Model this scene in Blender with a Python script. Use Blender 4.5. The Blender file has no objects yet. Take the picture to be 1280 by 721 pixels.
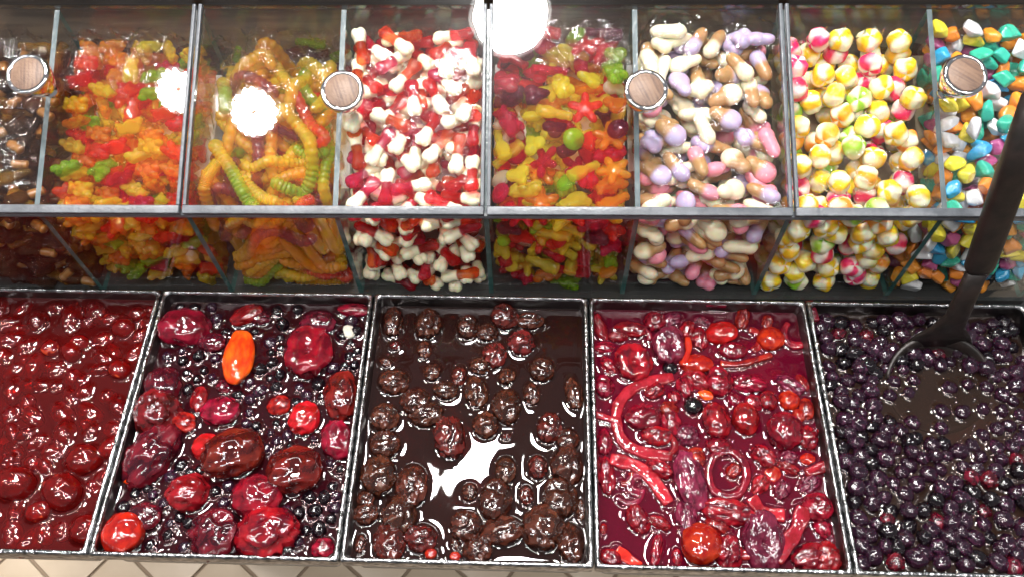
import bpy, bmesh, math, random
import numpy as np
from mathutils import Vector, Matrix, Euler, noise

random.seed(11)
RNG = np.random.default_rng(11)
R = math.radians
SC = bpy.context.scene
COL = SC.collection

# ------------------------------------------------------------------ camera
CAM_H = 0.65                                   # metres above the rims of the trays
F_PX, PITCH, YAW, ROLL = 1038.75, 1.02508, -0.03774, -0.02641
cp, sp = math.cos(PITCH), math.sin(PITCH)
FWD = Vector((math.sin(YAW) * cp, math.cos(YAW) * cp, -sp))
_r = Vector((math.cos(YAW), -math.sin(YAW), 0)); _u = _r.cross(FWD)
RGT = math.cos(ROLL) * _r + math.sin(ROLL) * _u
UPV = RGT.cross(FWD)
EYE = Vector((0, 0, CAM_H))
cam = bpy.data.cameras.new('camera'); cam_o = bpy.data.objects.new('camera', cam); COL.objects.link(cam_o)
cam.sensor_width = 36; cam.lens = F_PX / 1280 * 36; cam.clip_start = 0.02; cam.clip_end = 50
M = Matrix((RGT, UPV, -FWD)).transposed().to_4x4(); M.translation = EYE
cam_o.matrix_world = M
SC.camera = cam_o

# ------------------------------------------------------------------ world, exposure
world = bpy.data.worlds.new('World'); SC.world = world; world.use_nodes = True
bg = world.node_tree.nodes['Background']
bg.inputs[0].default_value = (0.95, 0.97, 1.0, 1); bg.inputs[1].default_value = 0.20
SC.view_settings.view_transform = 'Standard'; SC.view_settings.look = 'None'
SC.view_settings.exposure = 0.15; SC.view_settings.gamma = 1.0; SC.view_settings.use_curve_mapping = False
SC.cycles.use_denoising = True
SC.cycles.max_bounces = 8; SC.cycles.transparent_max_bounces = 24
SC.cycles.diffuse_bounces = 3; SC.cycles.glossy_bounces = 3; SC.cycles.transmission_bounces = 6
SC.cycles.sample_clamp_indirect = 6.0; SC.cycles.caustics_reflective = False
LAMP_Z = 1.75
LAMP_L = 260.0

# ------------------------------------------------------------------ helpers
def unproj(px, py, z=None, plane=None):
    """photo pixel -> point on the horizontal plane z, or on plane (point, normal)"""
    d = FWD + RGT * ((px - 640) / F_PX) + UPV * ((360.5 - py) / F_PX)
    if plane is None: t = (z - EYE.z) / d.z
    else: t = (plane[0] - EYE).dot(plane[1]) / d.dot(plane[1])
    return EYE + d * t

def ray(px, py):
    return (FWD + RGT * ((px - 640) / F_PX) + UPV * ((360.5 - py) / F_PX)).normalized()

def mesh(name, verts, faces, mats=(), smooth=True, fm=None):
    me = bpy.data.meshes.new(name)
    me.from_pydata([tuple(v) for v in verts], [], [tuple(f) for f in faces])
    for m in (mats if isinstance(mats, (list, tuple)) else [mats]): me.materials.append(m)
    me.polygons.foreach_set('use_smooth', [smooth] * len(me.polygons))
    if fm is not None: me.polygons.foreach_set('material_index', fm)
    me.update(); return me

def link(name, me, parent=None, loc=(0, 0, 0), rot=None, scale=None):
    o = bpy.data.objects.new(name, me); COL.objects.link(o)
    o.location = loc
    if rot is not None: o.rotation_euler = rot
    if scale is not None: o.scale = scale
    if parent is not None: o.parent = parent
    return o

def tag(o, label, cat, group=None, kind=None):
    o['label'] = label; o['category'] = cat
    if group: o['group'] = group
    if kind: o['kind'] = kind
    return o

def empty(name, loc=(0, 0, 0), rot=None):
    return link(name, None, None, loc, rot)

def bm_mesh(name, bm, mats=(), smooth=False):
    me = bpy.data.meshes.new(name); bm.to_mesh(me); bm.free()
    for m in (mats if isinstance(mats, (list, tuple)) else [mats]): me.materials.append(m)
    me.polygons.foreach_set('use_smooth', [smooth] * len(me.polygons)); return me

def box(name, lo, hi, mat, parent=None, bevel=0.0, seg=2):
    bm = bmesh.new(); bmesh.ops.create_cube(bm, size=1)
    s = [hi[i] - lo[i] for i in range(3)]
    for v in bm.verts: v.co = Vector([lo[i] + (v.co[i] + .5) * s[i] for i in range(3)])
    if bevel: bmesh.ops.bevel(bm, geom=bm.edges[:], offset=bevel, segments=seg, profile=.6, affect='EDGES')
    return link(name, bm_mesh(name, bm, mat, bevel > 0), parent)

def ico(sub):
    bm = bmesh.new(); bmesh.ops.create_icosphere(bm, subdivisions=sub, radius=1)
    v = np.array([x.co[:] for x in bm.verts]); f = [[a.index for a in p.verts] for p in bm.faces]; bm.free()
    return v, f
ICO = {k: ico(k) for k in (2, 3, 4, 5)}

def blob(parts, voxel=0.9, smooth=6, flat=None):
    """smooth union of ellipsoids: parts = (centre, radii, euler degrees) in mm -> (verts m, faces)"""
    V, Fc = [], []; bv, bf = ICO[3]
    for p in parts:
        c, r = p[0], p[1]; e = Euler([R(a) for a in (p[2] if len(p) > 2 else (0, 0, 0))]).to_matrix()
        v = (bv * np.array(r)) @ np.array(e).T + np.array(c); n = sum(len(x) for x in V)
        V.append(v); Fc += [[i + n for i in f] for f in bf]
    o = link('tmp', mesh('tmp', np.vstack(V), Fc))
    m = o.modifiers.new('r', 'REMESH'); m.mode = 'VOXEL'; m.voxel_size = voxel
    s = o.modifiers.new('s', 'SMOOTH'); s.iterations = smooth; s.factor = .5
    dg = bpy.context.evaluated_depsgraph_get(); ev = o.evaluated_get(dg); me = ev.to_mesh()
    v = np.array([x.co[:] for x in me.vertices]); f = [list(p.vertices) for p in me.polygons]
    ev.to_mesh_clear(); old = o.data; bpy.data.objects.remove(o); bpy.data.meshes.remove(old)
    if flat is not None: v[:, 2] = np.where(v[:, 2] < flat, flat + (v[:, 2] - flat) * .15, v[:, 2])
    v -= (v.max(0) + v.min(0)) / 2
    return v * .001, f

def fnoise(v, freq, seed, octv=3, ridged=False):
    out = np.empty(len(v)); off = Vector((seed * 3.17, seed * 1.31, seed * 7.7))
    for i, p in enumerate(v):
        q = Vector(p) * freq + off
        out[i] = (1 - abs(noise.noise(q)) * 2 + .4 * noise.noise(q * 2.3)) if ridged else noise.fractal(q, 1.0, 2.0, octv)
    return out

# ------------------------------------------------------------------ materials
def new_mat(name):
    m = bpy.data.materials.new(name); m.use_nodes = True; nt = m.node_tree; nt.nodes.clear()
    out = nt.nodes.new('ShaderNodeOutputMaterial')
    return m, nt, out
def N(nt, typ, **kw):
    n = nt.nodes.new(typ)
    for k, v in kw.items():
        if k.startswith('i_'): n.inputs[k[2:].replace('_', ' ')].default_value = v
        else: setattr(n, k, v)
    return n
def c4(c): return (c[0], c[1], c[2], 1)
def objvar(nt, col, amt=.12, hue=.1):
    """base colour with a little value and hue variation from thing to thing"""
    oi = N(nt, 'ShaderNodeObjectInfo'); hs = N(nt, 'ShaderNodeHueSaturation'); hs.inputs['Color'].default_value = c4(col)
    mr = N(nt, 'ShaderNodeMapRange'); mr.inputs['To Min'].default_value = 1 - amt * 1.6; mr.inputs['To Max'].default_value = 1 + amt
    mh = N(nt, 'ShaderNodeMapRange'); mh.inputs['To Min'].default_value = .5 - amt * hue; mh.inputs['To Max'].default_value = .5 + amt * hue
    fr = N(nt, 'ShaderNodeMath', operation='FRACT'); ml = N(nt, 'ShaderNodeMath', operation='MULTIPLY'); ml.inputs[1].default_value = 7.31
    L = nt.links.new
    L(oi.outputs['Random'], mr.inputs['Value']); L(oi.outputs['Random'], ml.inputs[0]); L(ml.outputs[0], fr.inputs[0]); L(fr.outputs[0], mh.inputs['Value'])
    L(mr.outputs[0], hs.inputs['Value']); L(mh.outputs[0], hs.inputs['Hue'])
    return hs.outputs['Color']
def bump(nt, scale, dist, strength=1.0, detail=3, coord='Object', rough=.5):
    tc = N(nt, 'ShaderNodeTexCoord'); nz = N(nt, 'ShaderNodeTexNoise'); nz.inputs['Scale'].default_value = scale
    nz.inputs['Detail'].default_value = detail; nz.inputs['Roughness'].default_value = rough
    b = N(nt, 'ShaderNodeBump'); b.inputs['Distance'].default_value = dist; b.inputs['Strength'].default_value = strength
    nt.links.new(tc.outputs[coord], nz.inputs['Vector']); nt.links.new(nz.outputs['Fac'], b.inputs['Height'])
    return b.outputs['Normal']
def two_tone(nt, ca, cb, axis=1, at=0.0, soft=.0015, wob=.0):
    tc = N(nt, 'ShaderNodeTexCoord'); sx = N(nt, 'ShaderNodeSeparateXYZ'); nt.links.new(tc.outputs['Object'], sx.inputs[0])
    mr = N(nt, 'ShaderNodeMapRange'); mr.interpolation_type = 'SMOOTHSTEP'
    mr.inputs['From Min'].default_value = at - soft; mr.inputs['From Max'].default_value = at + soft
    src = sx.outputs[axis]
    if wob:
        nz = N(nt, 'ShaderNodeTexNoise'); nz.inputs['Scale'].default_value = 90; nt.links.new(tc.outputs['Object'], nz.inputs['Vector'])
        ma = N(nt, 'ShaderNodeMath', operation='MULTIPLY_ADD'); ma.inputs[1].default_value = wob
        nt.links.new(nz.outputs['Fac'], ma.inputs[0]); nt.links.new(src, ma.inputs[2]); src = ma.outputs[0]
    nt.links.new(src, mr.inputs['Value'])
    return mr.outputs[0]

_gm = {}
def gummy(name, col, trans=.62, sss=1.0, rough=.06, scale=.011, tone=None, clear=.50):
    """translucent jelly; tone = (opaque colour, position along y) makes the far end opaque"""
    if name in _gm: return _gm[name]
    m, nt, out = new_mat(name); L = nt.links.new
    p = N(nt, 'ShaderNodeBsdfPrincipled'); c = objvar(nt, col, .1); L(c, p.inputs['Base Color'])
    p.inputs['Roughness'].default_value = rough; p.inputs['IOR'].default_value = 1.42
    p.inputs['Subsurface Weight'].default_value = sss; p.inputs['Subsurface Scale'].default_value = scale
    p.inputs['Subsurface Radius'].default_value = tuple(.15 + .85 * x for x in col)
    p.inputs['Transmission Weight'].default_value = trans
    L(bump(nt, 260, .0004, .5), p.inputs['Normal'])
    tr = N(nt, 'ShaderNodeBsdfTransparent'); tr.inputs[0].default_value = c4([min(1, x ** .24) for x in col])
    m0 = N(nt, 'ShaderNodeMixShader'); m0.inputs[0].default_value = clear; L(p.outputs[0], m0.inputs[1]); L(tr.outputs[0], m0.inputs[2])
    res = m0.outputs[0]
    if tone:
        q = N(nt, 'ShaderNodeBsdfPrincipled'); q.inputs['Base Color'].default_value = c4(tone[0]); q.inputs['Roughness'].default_value = .3
        q.inputs['Subsurface Weight'].default_value = .5; q.inputs['Subsurface Scale'].default_value = .003
        L(bump(nt, 200, .0004, .5), q.inputs['Normal'])
        mx = N(nt, 'ShaderNodeMixShader'); L(two_tone(nt, 0, 0, 1, tone[1], .0012, .002), mx.inputs[0]); L(res, mx.inputs[1]); L(q.outputs[0], mx.inputs[2])
        res = mx.outputs[0]
    L(res, out.inputs[0]); _gm[name] = m; return m

def candy2(name, ca, cb, at=0.0, rough=.28):
    """soft opaque two-colour candy"""
    if name in _gm: return _gm[name]
    m, nt, out = new_mat(name); L = nt.links.new
    p = N(nt, 'ShaderNodeBsdfPrincipled'); p.inputs['Roughness'].default_value = rough
    p.inputs['Subsurface Weight'].default_value = .6; p.inputs['Subsurface Scale'].default_value = .003
    mx = N(nt, 'ShaderNodeMix', data_type='RGBA'); L(two_tone(nt, 0, 0, 1, at, .0030, .004), mx.inputs[0])
    L(objvar(nt, ca, .06), mx.inputs[6]); L(objvar(nt, cb, .06), mx.inputs[7]); L(mx.outputs[2], p.inputs['Base Color'])
    L(bump(nt, 180, .0006, .5), p.inputs['Normal'])
    L(p.outputs[0], out.inputs[0]); _gm[name] = m; return m

def striped(name, col, lt=(.9, .86, .66), n=3):
    if name in _gm: return _gm[name]
    m, nt, out = new_mat(name); L = nt.links.new
    tc = N(nt, 'ShaderNodeTexCoord'); sx = N(nt, 'ShaderNodeSeparateXYZ'); L(tc.outputs['Object'], sx.inputs[0])
    at = N(nt, 'ShaderNodeMath', operation='ARCTAN2'); L(sx.outputs[1], at.inputs[0]); L(sx.outputs[0], at.inputs[1])
    nz = N(nt, 'ShaderNodeTexNoise'); nz.inputs['Scale'].default_value = 48; nz.inputs['Detail'].default_value = 1; L(tc.outputs['Object'], nz.inputs['Vector'])
    oi = N(nt, 'ShaderNodeObjectInfo'); ad = N(nt, 'ShaderNodeMath', operation='MULTIPLY_ADD'); ad.inputs[1].default_value = 2.6
    L(nz.outputs['Fac'], ad.inputs[0]); L(at.outputs[0], ad.inputs[2])
    ml = N(nt, 'ShaderNodeMath', operation='MULTIPLY'); ml.inputs[1].default_value = n; L(ad.outputs[0], ml.inputs[0])
    sn = N(nt, 'ShaderNodeMath', operation='SINE'); L(ml.outputs[0], sn.inputs[0])
    mr = N(nt, 'ShaderNodeMapRange'); mr.interpolation_type = 'SMOOTHSTEP'; mr.inputs['From Min'].default_value = -.7; mr.inputs['From Max'].default_value = 1.1
    L(sn.outputs[0], mr.inputs['Value'])
    mx = N(nt, 'ShaderNodeMix', data_type='RGBA'); L(mr.outputs[0], mx.inputs[0]); L(objvar(nt, col, .1), mx.inputs[6]); mx.inputs[7].default_value = c4(lt)
    p = N(nt, 'ShaderNodeBsdfPrincipled'); L(mx.outputs[2], p.inputs['Base Color']); p.inputs['Roughness'].default_value = .2
    p.inputs['Subsurface Weight'].default_value = .8; p.inputs['Subsurface Scale'].default_value = .004
    L(bump(nt, 130, .0006, .5), p.inputs['Normal']); L(p.outputs[0], out.inputs[0]); _gm[name] = m; return m

def glossy_shell(name, col, rough=.22):
    if name in _gm: return _gm[name]
    m, nt, out = new_mat(name); L = nt.links.new
    p = N(nt, 'ShaderNodeBsdfPrincipled'); L(objvar(nt, col, .1), p.inputs['Base Color']); p.inputs['Roughness'].default_value = rough
    p.inputs['Coat Weight'].default_value = .5; p.inputs['Coat Roughness'].default_value = .08
    L(bump(nt, 240, .0012, .8, 4), p.inputs['Normal']); L(p.outputs[0], out.inputs[0]); _gm[name] = m; return m

def wet(name, col, dark=None, rough=.35, bs=2.3, bd=.0030, sss=.12, wr=1.7):
    """candied fruit under a film of syrup: mottled colour, wrinkled gloss"""
    if name in _gm: return _gm[name]
    m, nt, out = new_mat(name); L = nt.links.new
    col = tuple(x * .78 for x in col); dark = tuple(x * .7 for x in dark)
    tc = N(nt, 'ShaderNodeTexCoord'); nz = N(nt, 'ShaderNodeTexNoise'); nz.inputs['Scale'].default_value = wr; nz.inputs['Detail'].default_value = 4
    L(tc.outputs['Object'], nz.inputs['Vector'])
    cr = N(nt, 'ShaderNodeMapRange'); cr.inputs['From Min'].default_value = .38; cr.inputs['From Max'].default_value = .62; L(nz.outputs['Fac'], cr.inputs['Value'])
    mx = N(nt, 'ShaderNodeMix', data_type='RGBA'); L(cr.outputs[0], mx.inputs[0]); mx.inputs[6].default_value = c4(dark); L(objvar(nt, col, .2, .03), mx.inputs[7])
    p = N(nt, 'ShaderNodeBsdfPrincipled'); L(mx.outputs[2], p.inputs['Base Color']); p.inputs['Roughness'].default_value = rough; p.inputs['Specular IOR Level'].default_value = 0.0
    p.inputs['Subsurface Weight'].default_value = sss; p.inputs['Subsurface Scale'].default_value = .004
    p.inputs['Subsurface Radius'].default_value = (1, .25, .2)
    p.inputs['Coat Weight'].default_value = 1; p.inputs['Coat Roughness'].default_value = .04; p.inputs['Coat IOR'].default_value = 1.68
    b = bump(nt, bs, bd * .30, .9, 1); L(b, p.inputs['Coat Normal']); L(b, p.inputs['Normal'])
    L(p.outputs[0], out.inputs[0]); _gm[name] = m; return m

def schlick(nt, f0, normal=None):
    """Fresnel by Schlick, the same from both sides of a sheet"""
    L = nt.links.new; lw = N(nt, 'ShaderNodeLayerWeight'); lw.inputs[0].default_value = .5
    pw = N(nt, 'ShaderNodeMath', operation='POWER'); pw.inputs[1].default_value = 5; L(lw.outputs['Facing'], pw.inputs[0])
    ma = N(nt, 'ShaderNodeMath', operation='MULTIPLY_ADD'); ma.inputs[1].default_value = 1 - f0; ma.inputs[2].default_value = f0; L(pw.outputs[0], ma.inputs[0])
    if normal is not None: L(normal, lw.inputs['Normal'])
    return ma.outputs[0]
def thin_clear(name, tint=(.97, .985, .98), f0=.036, wav=None, rough=.0, haze=0.0):
    """clear sheet: light goes straight through, the surface reflects by Fresnel"""
    m, nt, out = new_mat(name); L = nt.links.new
    t = N(nt, 'ShaderNodeBsdfTransparent'); t.inputs[0].default_value = c4(tint)
    g = N(nt, 'ShaderNodeBsdfGlossy'); g.inputs['Roughness'].default_value = rough; g.inputs[0].default_value = (1, 1, 1, 1)
    mx = N(nt, 'ShaderNodeMixShader'); b = None
    if wav: b = bump(nt, wav[0], wav[1], 1.0, 3); L(b, g.inputs['Normal'])
    L(schlick(nt, f0, b), mx.inputs[0])
    L(t.outputs[0], mx.inputs[1]); L(g.outputs[0], mx.inputs[2]); res = mx.outputs[0]
    if haze:                       # hazy veil and lamp glow imitated by a faint rough sheen in patches
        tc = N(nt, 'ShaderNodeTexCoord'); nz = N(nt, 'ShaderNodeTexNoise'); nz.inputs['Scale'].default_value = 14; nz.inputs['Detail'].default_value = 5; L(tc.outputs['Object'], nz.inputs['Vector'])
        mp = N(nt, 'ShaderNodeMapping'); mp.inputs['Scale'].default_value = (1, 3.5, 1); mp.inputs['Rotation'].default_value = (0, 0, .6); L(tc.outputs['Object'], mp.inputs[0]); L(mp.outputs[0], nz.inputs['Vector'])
        mr = N(nt, 'ShaderNodeMapRange'); mr.inputs['From Min'].default_value = .4; mr.inputs['From Max'].default_value = .75; mr.inputs['To Min'].default_value = haze * .25; mr.inputs['To Max'].default_value = haze; L(nz.outputs['Fac'], mr.inputs['Value'])
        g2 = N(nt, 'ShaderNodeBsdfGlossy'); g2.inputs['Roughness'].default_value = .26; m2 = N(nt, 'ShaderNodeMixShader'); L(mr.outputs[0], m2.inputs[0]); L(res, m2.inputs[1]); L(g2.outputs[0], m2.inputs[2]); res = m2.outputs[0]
    L(res, out.inputs[0]); return m

def plain(name, col, rough=.5, metal=0.0, bmp=None, var=None, coat=0):
    m, nt, out = new_mat(name); L = nt.links.new
    p = N(nt, 'ShaderNodeBsdfPrincipled'); p.inputs['Roughness'].default_value = rough; p.inputs['Metallic'].default_value = metal
    p.inputs['Base Color'].default_value = c4(col); p.inputs['Coat Weight'].default_value = coat
    if var:
        tc = N(nt, 'ShaderNodeTexCoord'); nz = N(nt, 'ShaderNodeTexNoise'); nz.inputs['Scale'].default_value = var[0]; nz.inputs['Detail'].default_value = 5
        mp = N(nt, 'ShaderNodeMapping'); mp.inputs['Scale'].default_value = var[2] if len(var) > 2 else (1, 1, 1)
        L(tc.outputs['Object'], mp.inputs[0]); L(mp.outputs[0], nz.inputs['Vector'])
        mx = N(nt, 'ShaderNodeMix', data_type='RGBA'); mr = N(nt, 'ShaderNodeMapRange'); mr.inputs['From Min'].default_value = .35; mr.inputs['From Max'].default_value = .65
        L(nz.outputs['Fac'], mr.inputs['Value']); L(mr.outputs[0], mx.inputs[0]); mx.inputs[6].default_value = c4(col); mx.inputs[7].default_value = c4(var[1])
        L(mx.outputs[2], p.inputs['Base Color'])
    if bmp: L(bump(nt, bmp[0], bmp[1], 1, 4), p.inputs['Normal'])
    L(p.outputs[0], out.inputs[0]); return m

def syrup_mat(name, col, tint, op=.5):
    m, nt, out = new_mat(name); L = nt.links.new
    t = N(nt, 'ShaderNodeBsdfTransparent'); t.inputs[0].default_value = c4(tint)
    p = N(nt, 'ShaderNodeBsdfPrincipled'); p.inputs['Base Color'].default_value = c4(col); p.inputs['Roughness'].default_value = .6
    p.inputs['Specular IOR Level'].default_value = 0
    p.inputs['Subsurface Weight'].default_value = 0
    mx = N(nt, 'ShaderNodeMixShader'); mx.inputs[0].default_value = op; L(t.outputs[0], mx.inputs[1]); L(p.outputs[0], mx.inputs[2])
    g = N(nt, 'ShaderNodeBsdfGlossy'); g.inputs['Roughness'].default_value = .02; g.inputs[0].default_value = (1, 1, 1, 1)
    b = bump(nt, 40, .0002, .5, 2); L(b, g.inputs['Normal'])
    m2 = N(nt, 'ShaderNodeMixShader'); L(schlick(nt, .05), m2.inputs[0]); L(mx.outputs[0], m2.inputs[1]); L(g.outputs[0], m2.inputs[2])
    L(m2.outputs[0], out.inputs[0]); return m

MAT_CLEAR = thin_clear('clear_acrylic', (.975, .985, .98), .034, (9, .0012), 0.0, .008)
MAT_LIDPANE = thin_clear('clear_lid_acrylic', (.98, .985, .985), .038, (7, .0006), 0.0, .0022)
MAT_FILM = thin_clear('clear_film', (.985, .985, .985), .034, (160, .0010), .07)
MAT_EDGE = plain('green_glass_edge', (.03, .10, .09), .12, 0, (300, .0003), (60, (.06, .16, .15)), coat=1)
MAT_RAIL = plain('grey_edge_strip', (.07, .078, .088), .3, .0, (400, .0004), (80, (.115, .125, .14)))
MAT_STEEL = plain('wet_dark_steel', (.13, .13, .13), .18, 1.0, (260, .0015), (190, (.52, .52, .53)))
MAT_EDGE_LIT = plain('edge_top_lit', (.09, .12, .13), .2, 0, (300, .0004), (70, (.16, .19, .20)), coat=.5)  # reflected lamp light put into the colour of the dividers' top edges
MAT_PAN = plain('pan_steel', (.12, .11, .11), .3, 1.0, (60, .0006), (30, (.2, .18, .18)))
MAT_CHROME = plain('chrome', (.82, .82, .84), .06, 1.0)
MAT_WOOD = plain('wood_disc', (.20, .125, .085), .5, 0, (500, .0004), (45, (.10, .06, .045), (9, 1, 1)))
MAT_BLACK = plain('black_plastic', (.008, .006, .005), .42, 0, (120, .0004), (90, (.018, .011, .009)), coat=.0)
MAT_DARKWOOD = plain('dark_board', (.07, .045, .03), .5, 0, None, (14, (.13, .09, .06), (1, 8, 8)))
MAT_BASE = plain('counter_black', (.02, .02, .02), .5)
MAT_TILE = plain('beige_tile', (.46, .36, .25), .35, 0, (40, .0005), (7, (.58, .47, .35)))
MAT_GROUT = plain('grout', (.27, .20, .14), .8)

# ------------------------------------------------------------------ lamps (round downlights over the stall)
LID_A = math.atan2(.18332 - .1167, .56399 - .39209)
CASE_Y, CASE_Z = .39209, .1167
LID_P = Vector((0, CASE_Y, CASE_Z)); LID_N = Vector((0, -math.sin(LID_A), math.cos(LID_A)))
def mirror_lamp(px, py, plane, z=LAMP_Z):
    p = unproj(px, py, plane=plane); d = ray(px, py); r = d - 2 * d.dot(plane[1]) * plane[1]
    return p + r * ((z - p.z) / r.z)
def emission(name, s, col):
    m, nt, out = new_mat(name); e = N(nt, 'ShaderNodeEmission'); e.inputs[0].default_value = c4(col); e.inputs[1].default_value = s
    nt.links.new(e.outputs[0], out.inputs[0]); return m
MAT_LAMP = emission('lamp_light', LAMP_L, (1.0, .97, .93))
MAT_LAMP_W = emission('lamp_light_warm', LAMP_L, (1.0, .93, .88))
MAT_HOUSING = plain('lamp_housing', (.8, .8, .8), .5)
def downlight(loc, r, label, led=False, group='round downlights above the stall'):
    e = empty('downlight', loc); n = 96
    ang = [2 * math.pi * i / n for i in range(n)]
    ro = [r * (1 + (.08 * math.cos(16 * a) if led else 0)) for a in ang]
    ri = r * .14 if led else 0.0
    V = [(ro[i] * math.cos(a), ro[i] * math.sin(a), 0) for i, a in enumerate(ang)]
    if led:
        V += [(ri * math.cos(a), ri * math.sin(a), 0) for a in ang]
        F = [(i, n + i, n + (i + 1) % n, (i + 1) % n) for i in range(n)]
    else: F = [tuple(reversed(range(n)))]
    link('diffuser', mesh('diffuser', V, F, MAT_LAMP_W if led else MAT_LAMP, False), e)
    rr = r * 1.12; H = []; FF = []
    prof = [(rr, -.001), (rr, .05), (rr * .6, .09), (.0005, .09)]
    for (q, z) in prof: H += [(q * math.cos(a), q * math.sin(a), z) for a in ang]
    for k in range(3): FF += [(k * n + i, k * n + (i + 1) % n, (k + 1) * n + (i + 1) % n, (k + 1) * n + i) for i in range(n)]
    link('housing', mesh('housing', H, FF, MAT_HOUSING), e)
    return tag(e, label, 'lamp', group)
LIDPL = (LID_P, LID_N); SYR = (Vector((0, 0, -.014)), Vector((0, 0, 1)))
la = mirror_lamp(640, 20, LIDPL); lb = mirror_lamp(222, 115, LIDPL); lc = mirror_lamp(320, 140, LIDPL)
downlight(la, .098, 'plain white round downlight above the middle of the candy case')
downlight(lb, .056, 'scalloped round downlight above the bin of gummy bears', True)
downlight(lc, .056, 'scalloped round downlight above the bin of gummy worms', True)
MAT_TUBE = emission('tube_light', 44.0, (1.0, .98, .97))
def linear_lamp(loc, ln, w, label):
    e = empty('linear_lamp', loc)
    link('diffuser', mesh('diffuser', [(-ln / 2, -w / 2, 0), (-ln / 2, w / 2, 0), (ln / 2, w / 2, 0), (ln / 2, -w / 2, 0)], [(0, 1, 2, 3)], MAT_TUBE, False), e)
    box('housing', (-ln / 2 - .01, -w / 2 - .01, .002), (ln / 2 + .01, w / 2 + .01, .06), MAT_HOUSING, e, .004)
    tag(e, label, 'lamp', 'linear lamps on the ceiling')
linear_lamp((-.75, -.34, 1.95), 1.25, .07, 'long white ceiling lamp over the end with the red berries')
linear_lamp((.80, -.38, 1.95), 1.25, .07, 'long white ceiling lamp over the end with the currants')
linear_lamp((.1, 2.0, 1.95), 2.2, .10, 'long white ceiling lamp beyond the back shelf')
ls = mirror_lamp(597, 586, SYR, 2.6); downlight(ls, .14, 'added white round downlight that mirrors in the brown syrup')  # second lamp added for the white reflection on the brown syrup
MAT_SPOT = emission('spot_light', 420.0, (1.0, .97, .95))
MAT_LAMP_MAIN, MAT_LAMP = MAT_LAMP, MAT_SPOT
for x, y in ((-1.5, -.1), (-1.05, -.62), (-.62, .02), (-.30, -.75), (-.12, -.22), (.22, -.55), (.40, -.05), (.72, -.80), (1.0, -.12), (1.35, -.55), (1.75, .1), (-1.9, -.5), (-1.3, 1.75), (-.5, 1.65), (.45, 1.7), (1.4, 1.6)):
    downlight((x, y, LAMP_Z + .12 + .05 * math.sin(x * 9)), .026, 'tiny round spot lamp in the ceiling rows around the stall', group='tiny spot lamps in the ceiling')

# ------------------------------------------------------------------ floor and counter
floor_z = -.92
fl = link('floor', mesh('floor', [(-4, -4, floor_z), (4, -4, floor_z), (4, 4, floor_z), (-4, 4, floor_z)], [(0, 1, 2, 3)], MAT_GROUT)); fl['kind'] = 'structure'
tm = None
for i in range(-7, 6):
    for j in range(-4, 5):
        w, h = .30, .12
        o = None
        if tm is None:
            o = box('tile', (-w / 2 + .003, -h / 2 + .003, 0), (w / 2 - .003, h / 2 - .003, .006), MAT_TILE, fl, .0015); tm = o.data
        else: o = link('tile', tm, fl)
        a = R(-38); x, y = i * w + (j % 2) * w * .5, j * h
        o.location = (math.cos(a) * x - math.sin(a) * y - .1, math.sin(a) * x + math.cos(a) * y + .25, floor_z + .001); o.rotation_euler = (0, 0, a)

TRAY_YAW = -.01267
TXA, TW, TY0, TY1 = -.33819, .19567, .14744 - .27, .3868 - .27
ct = empty('counter', (0, .27, floor_z), (0, 0, TRAY_YAW))
zz = -floor_z
box('cabinet', (TXA - TW * 1.05, .09, .0), (TXA + TW * 4.05, .42, zz - .078), MAT_BASE, ct, .004)
box('top_board', (TXA - TW * 1.05, TY0 + .045, zz - .0775), (TXA + TW * 4.05, .1155, zz - .061), MAT_BASE, ct, .002)
box('shelf_board', (TXA - TW * 1.3, .119, zz - .0775), (TXA + TW * 4.3, .50, zz - .0190), MAT_BASE, ct, .002)
tag(ct, 'black counter cabinet that carries the fruit trays and candy case', 'counter')

# ------------------------------------------------------------------ trays
def tray_pt(lx, ly, z=0.0):
    c, s = math.cos(TRAY_YAW), math.sin(TRAY_YAW); return Vector((c * lx - s * ly, .27 + s * lx + c * ly, z))
def to_local(p):
    c, s = math.cos(TRAY_YAW), math.sin(TRAY_YAW); x, y = p.x, p.y - .27; return (c * x + s * y, -s * x + c * y)
TRAY_LABEL = ['steel tray of small red berries in thick red syrup', 'steel tray of crimson plums and small black berries in syrup',
              'steel tray of shrivelled brown fruit in dark brown syrup', 'steel tray of red fruit slices and peel strips in crimson syrup',
              'steel tray heaped with small black currants around a black ladle']
LEVEL = [-.012, -.014, -.015, -.015, -.016]
RIMW = .0040
def rect_ring(x0, x1, y0, y1, z, rad, n=6):
    pts = []
    for cx, cy, a0 in ((x1 - rad, y1 - rad, 0), (x0 + rad, y1 - rad, 90), (x0 + rad, y0 + rad, 180), (x1 - rad, y0 + rad, 270)):
        for k in range(n + 1):
            a = R(a0 + 90 * k / n); pts.append((cx + rad * math.cos(a), cy + rad * math.sin(a), z))
    return pts
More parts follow.
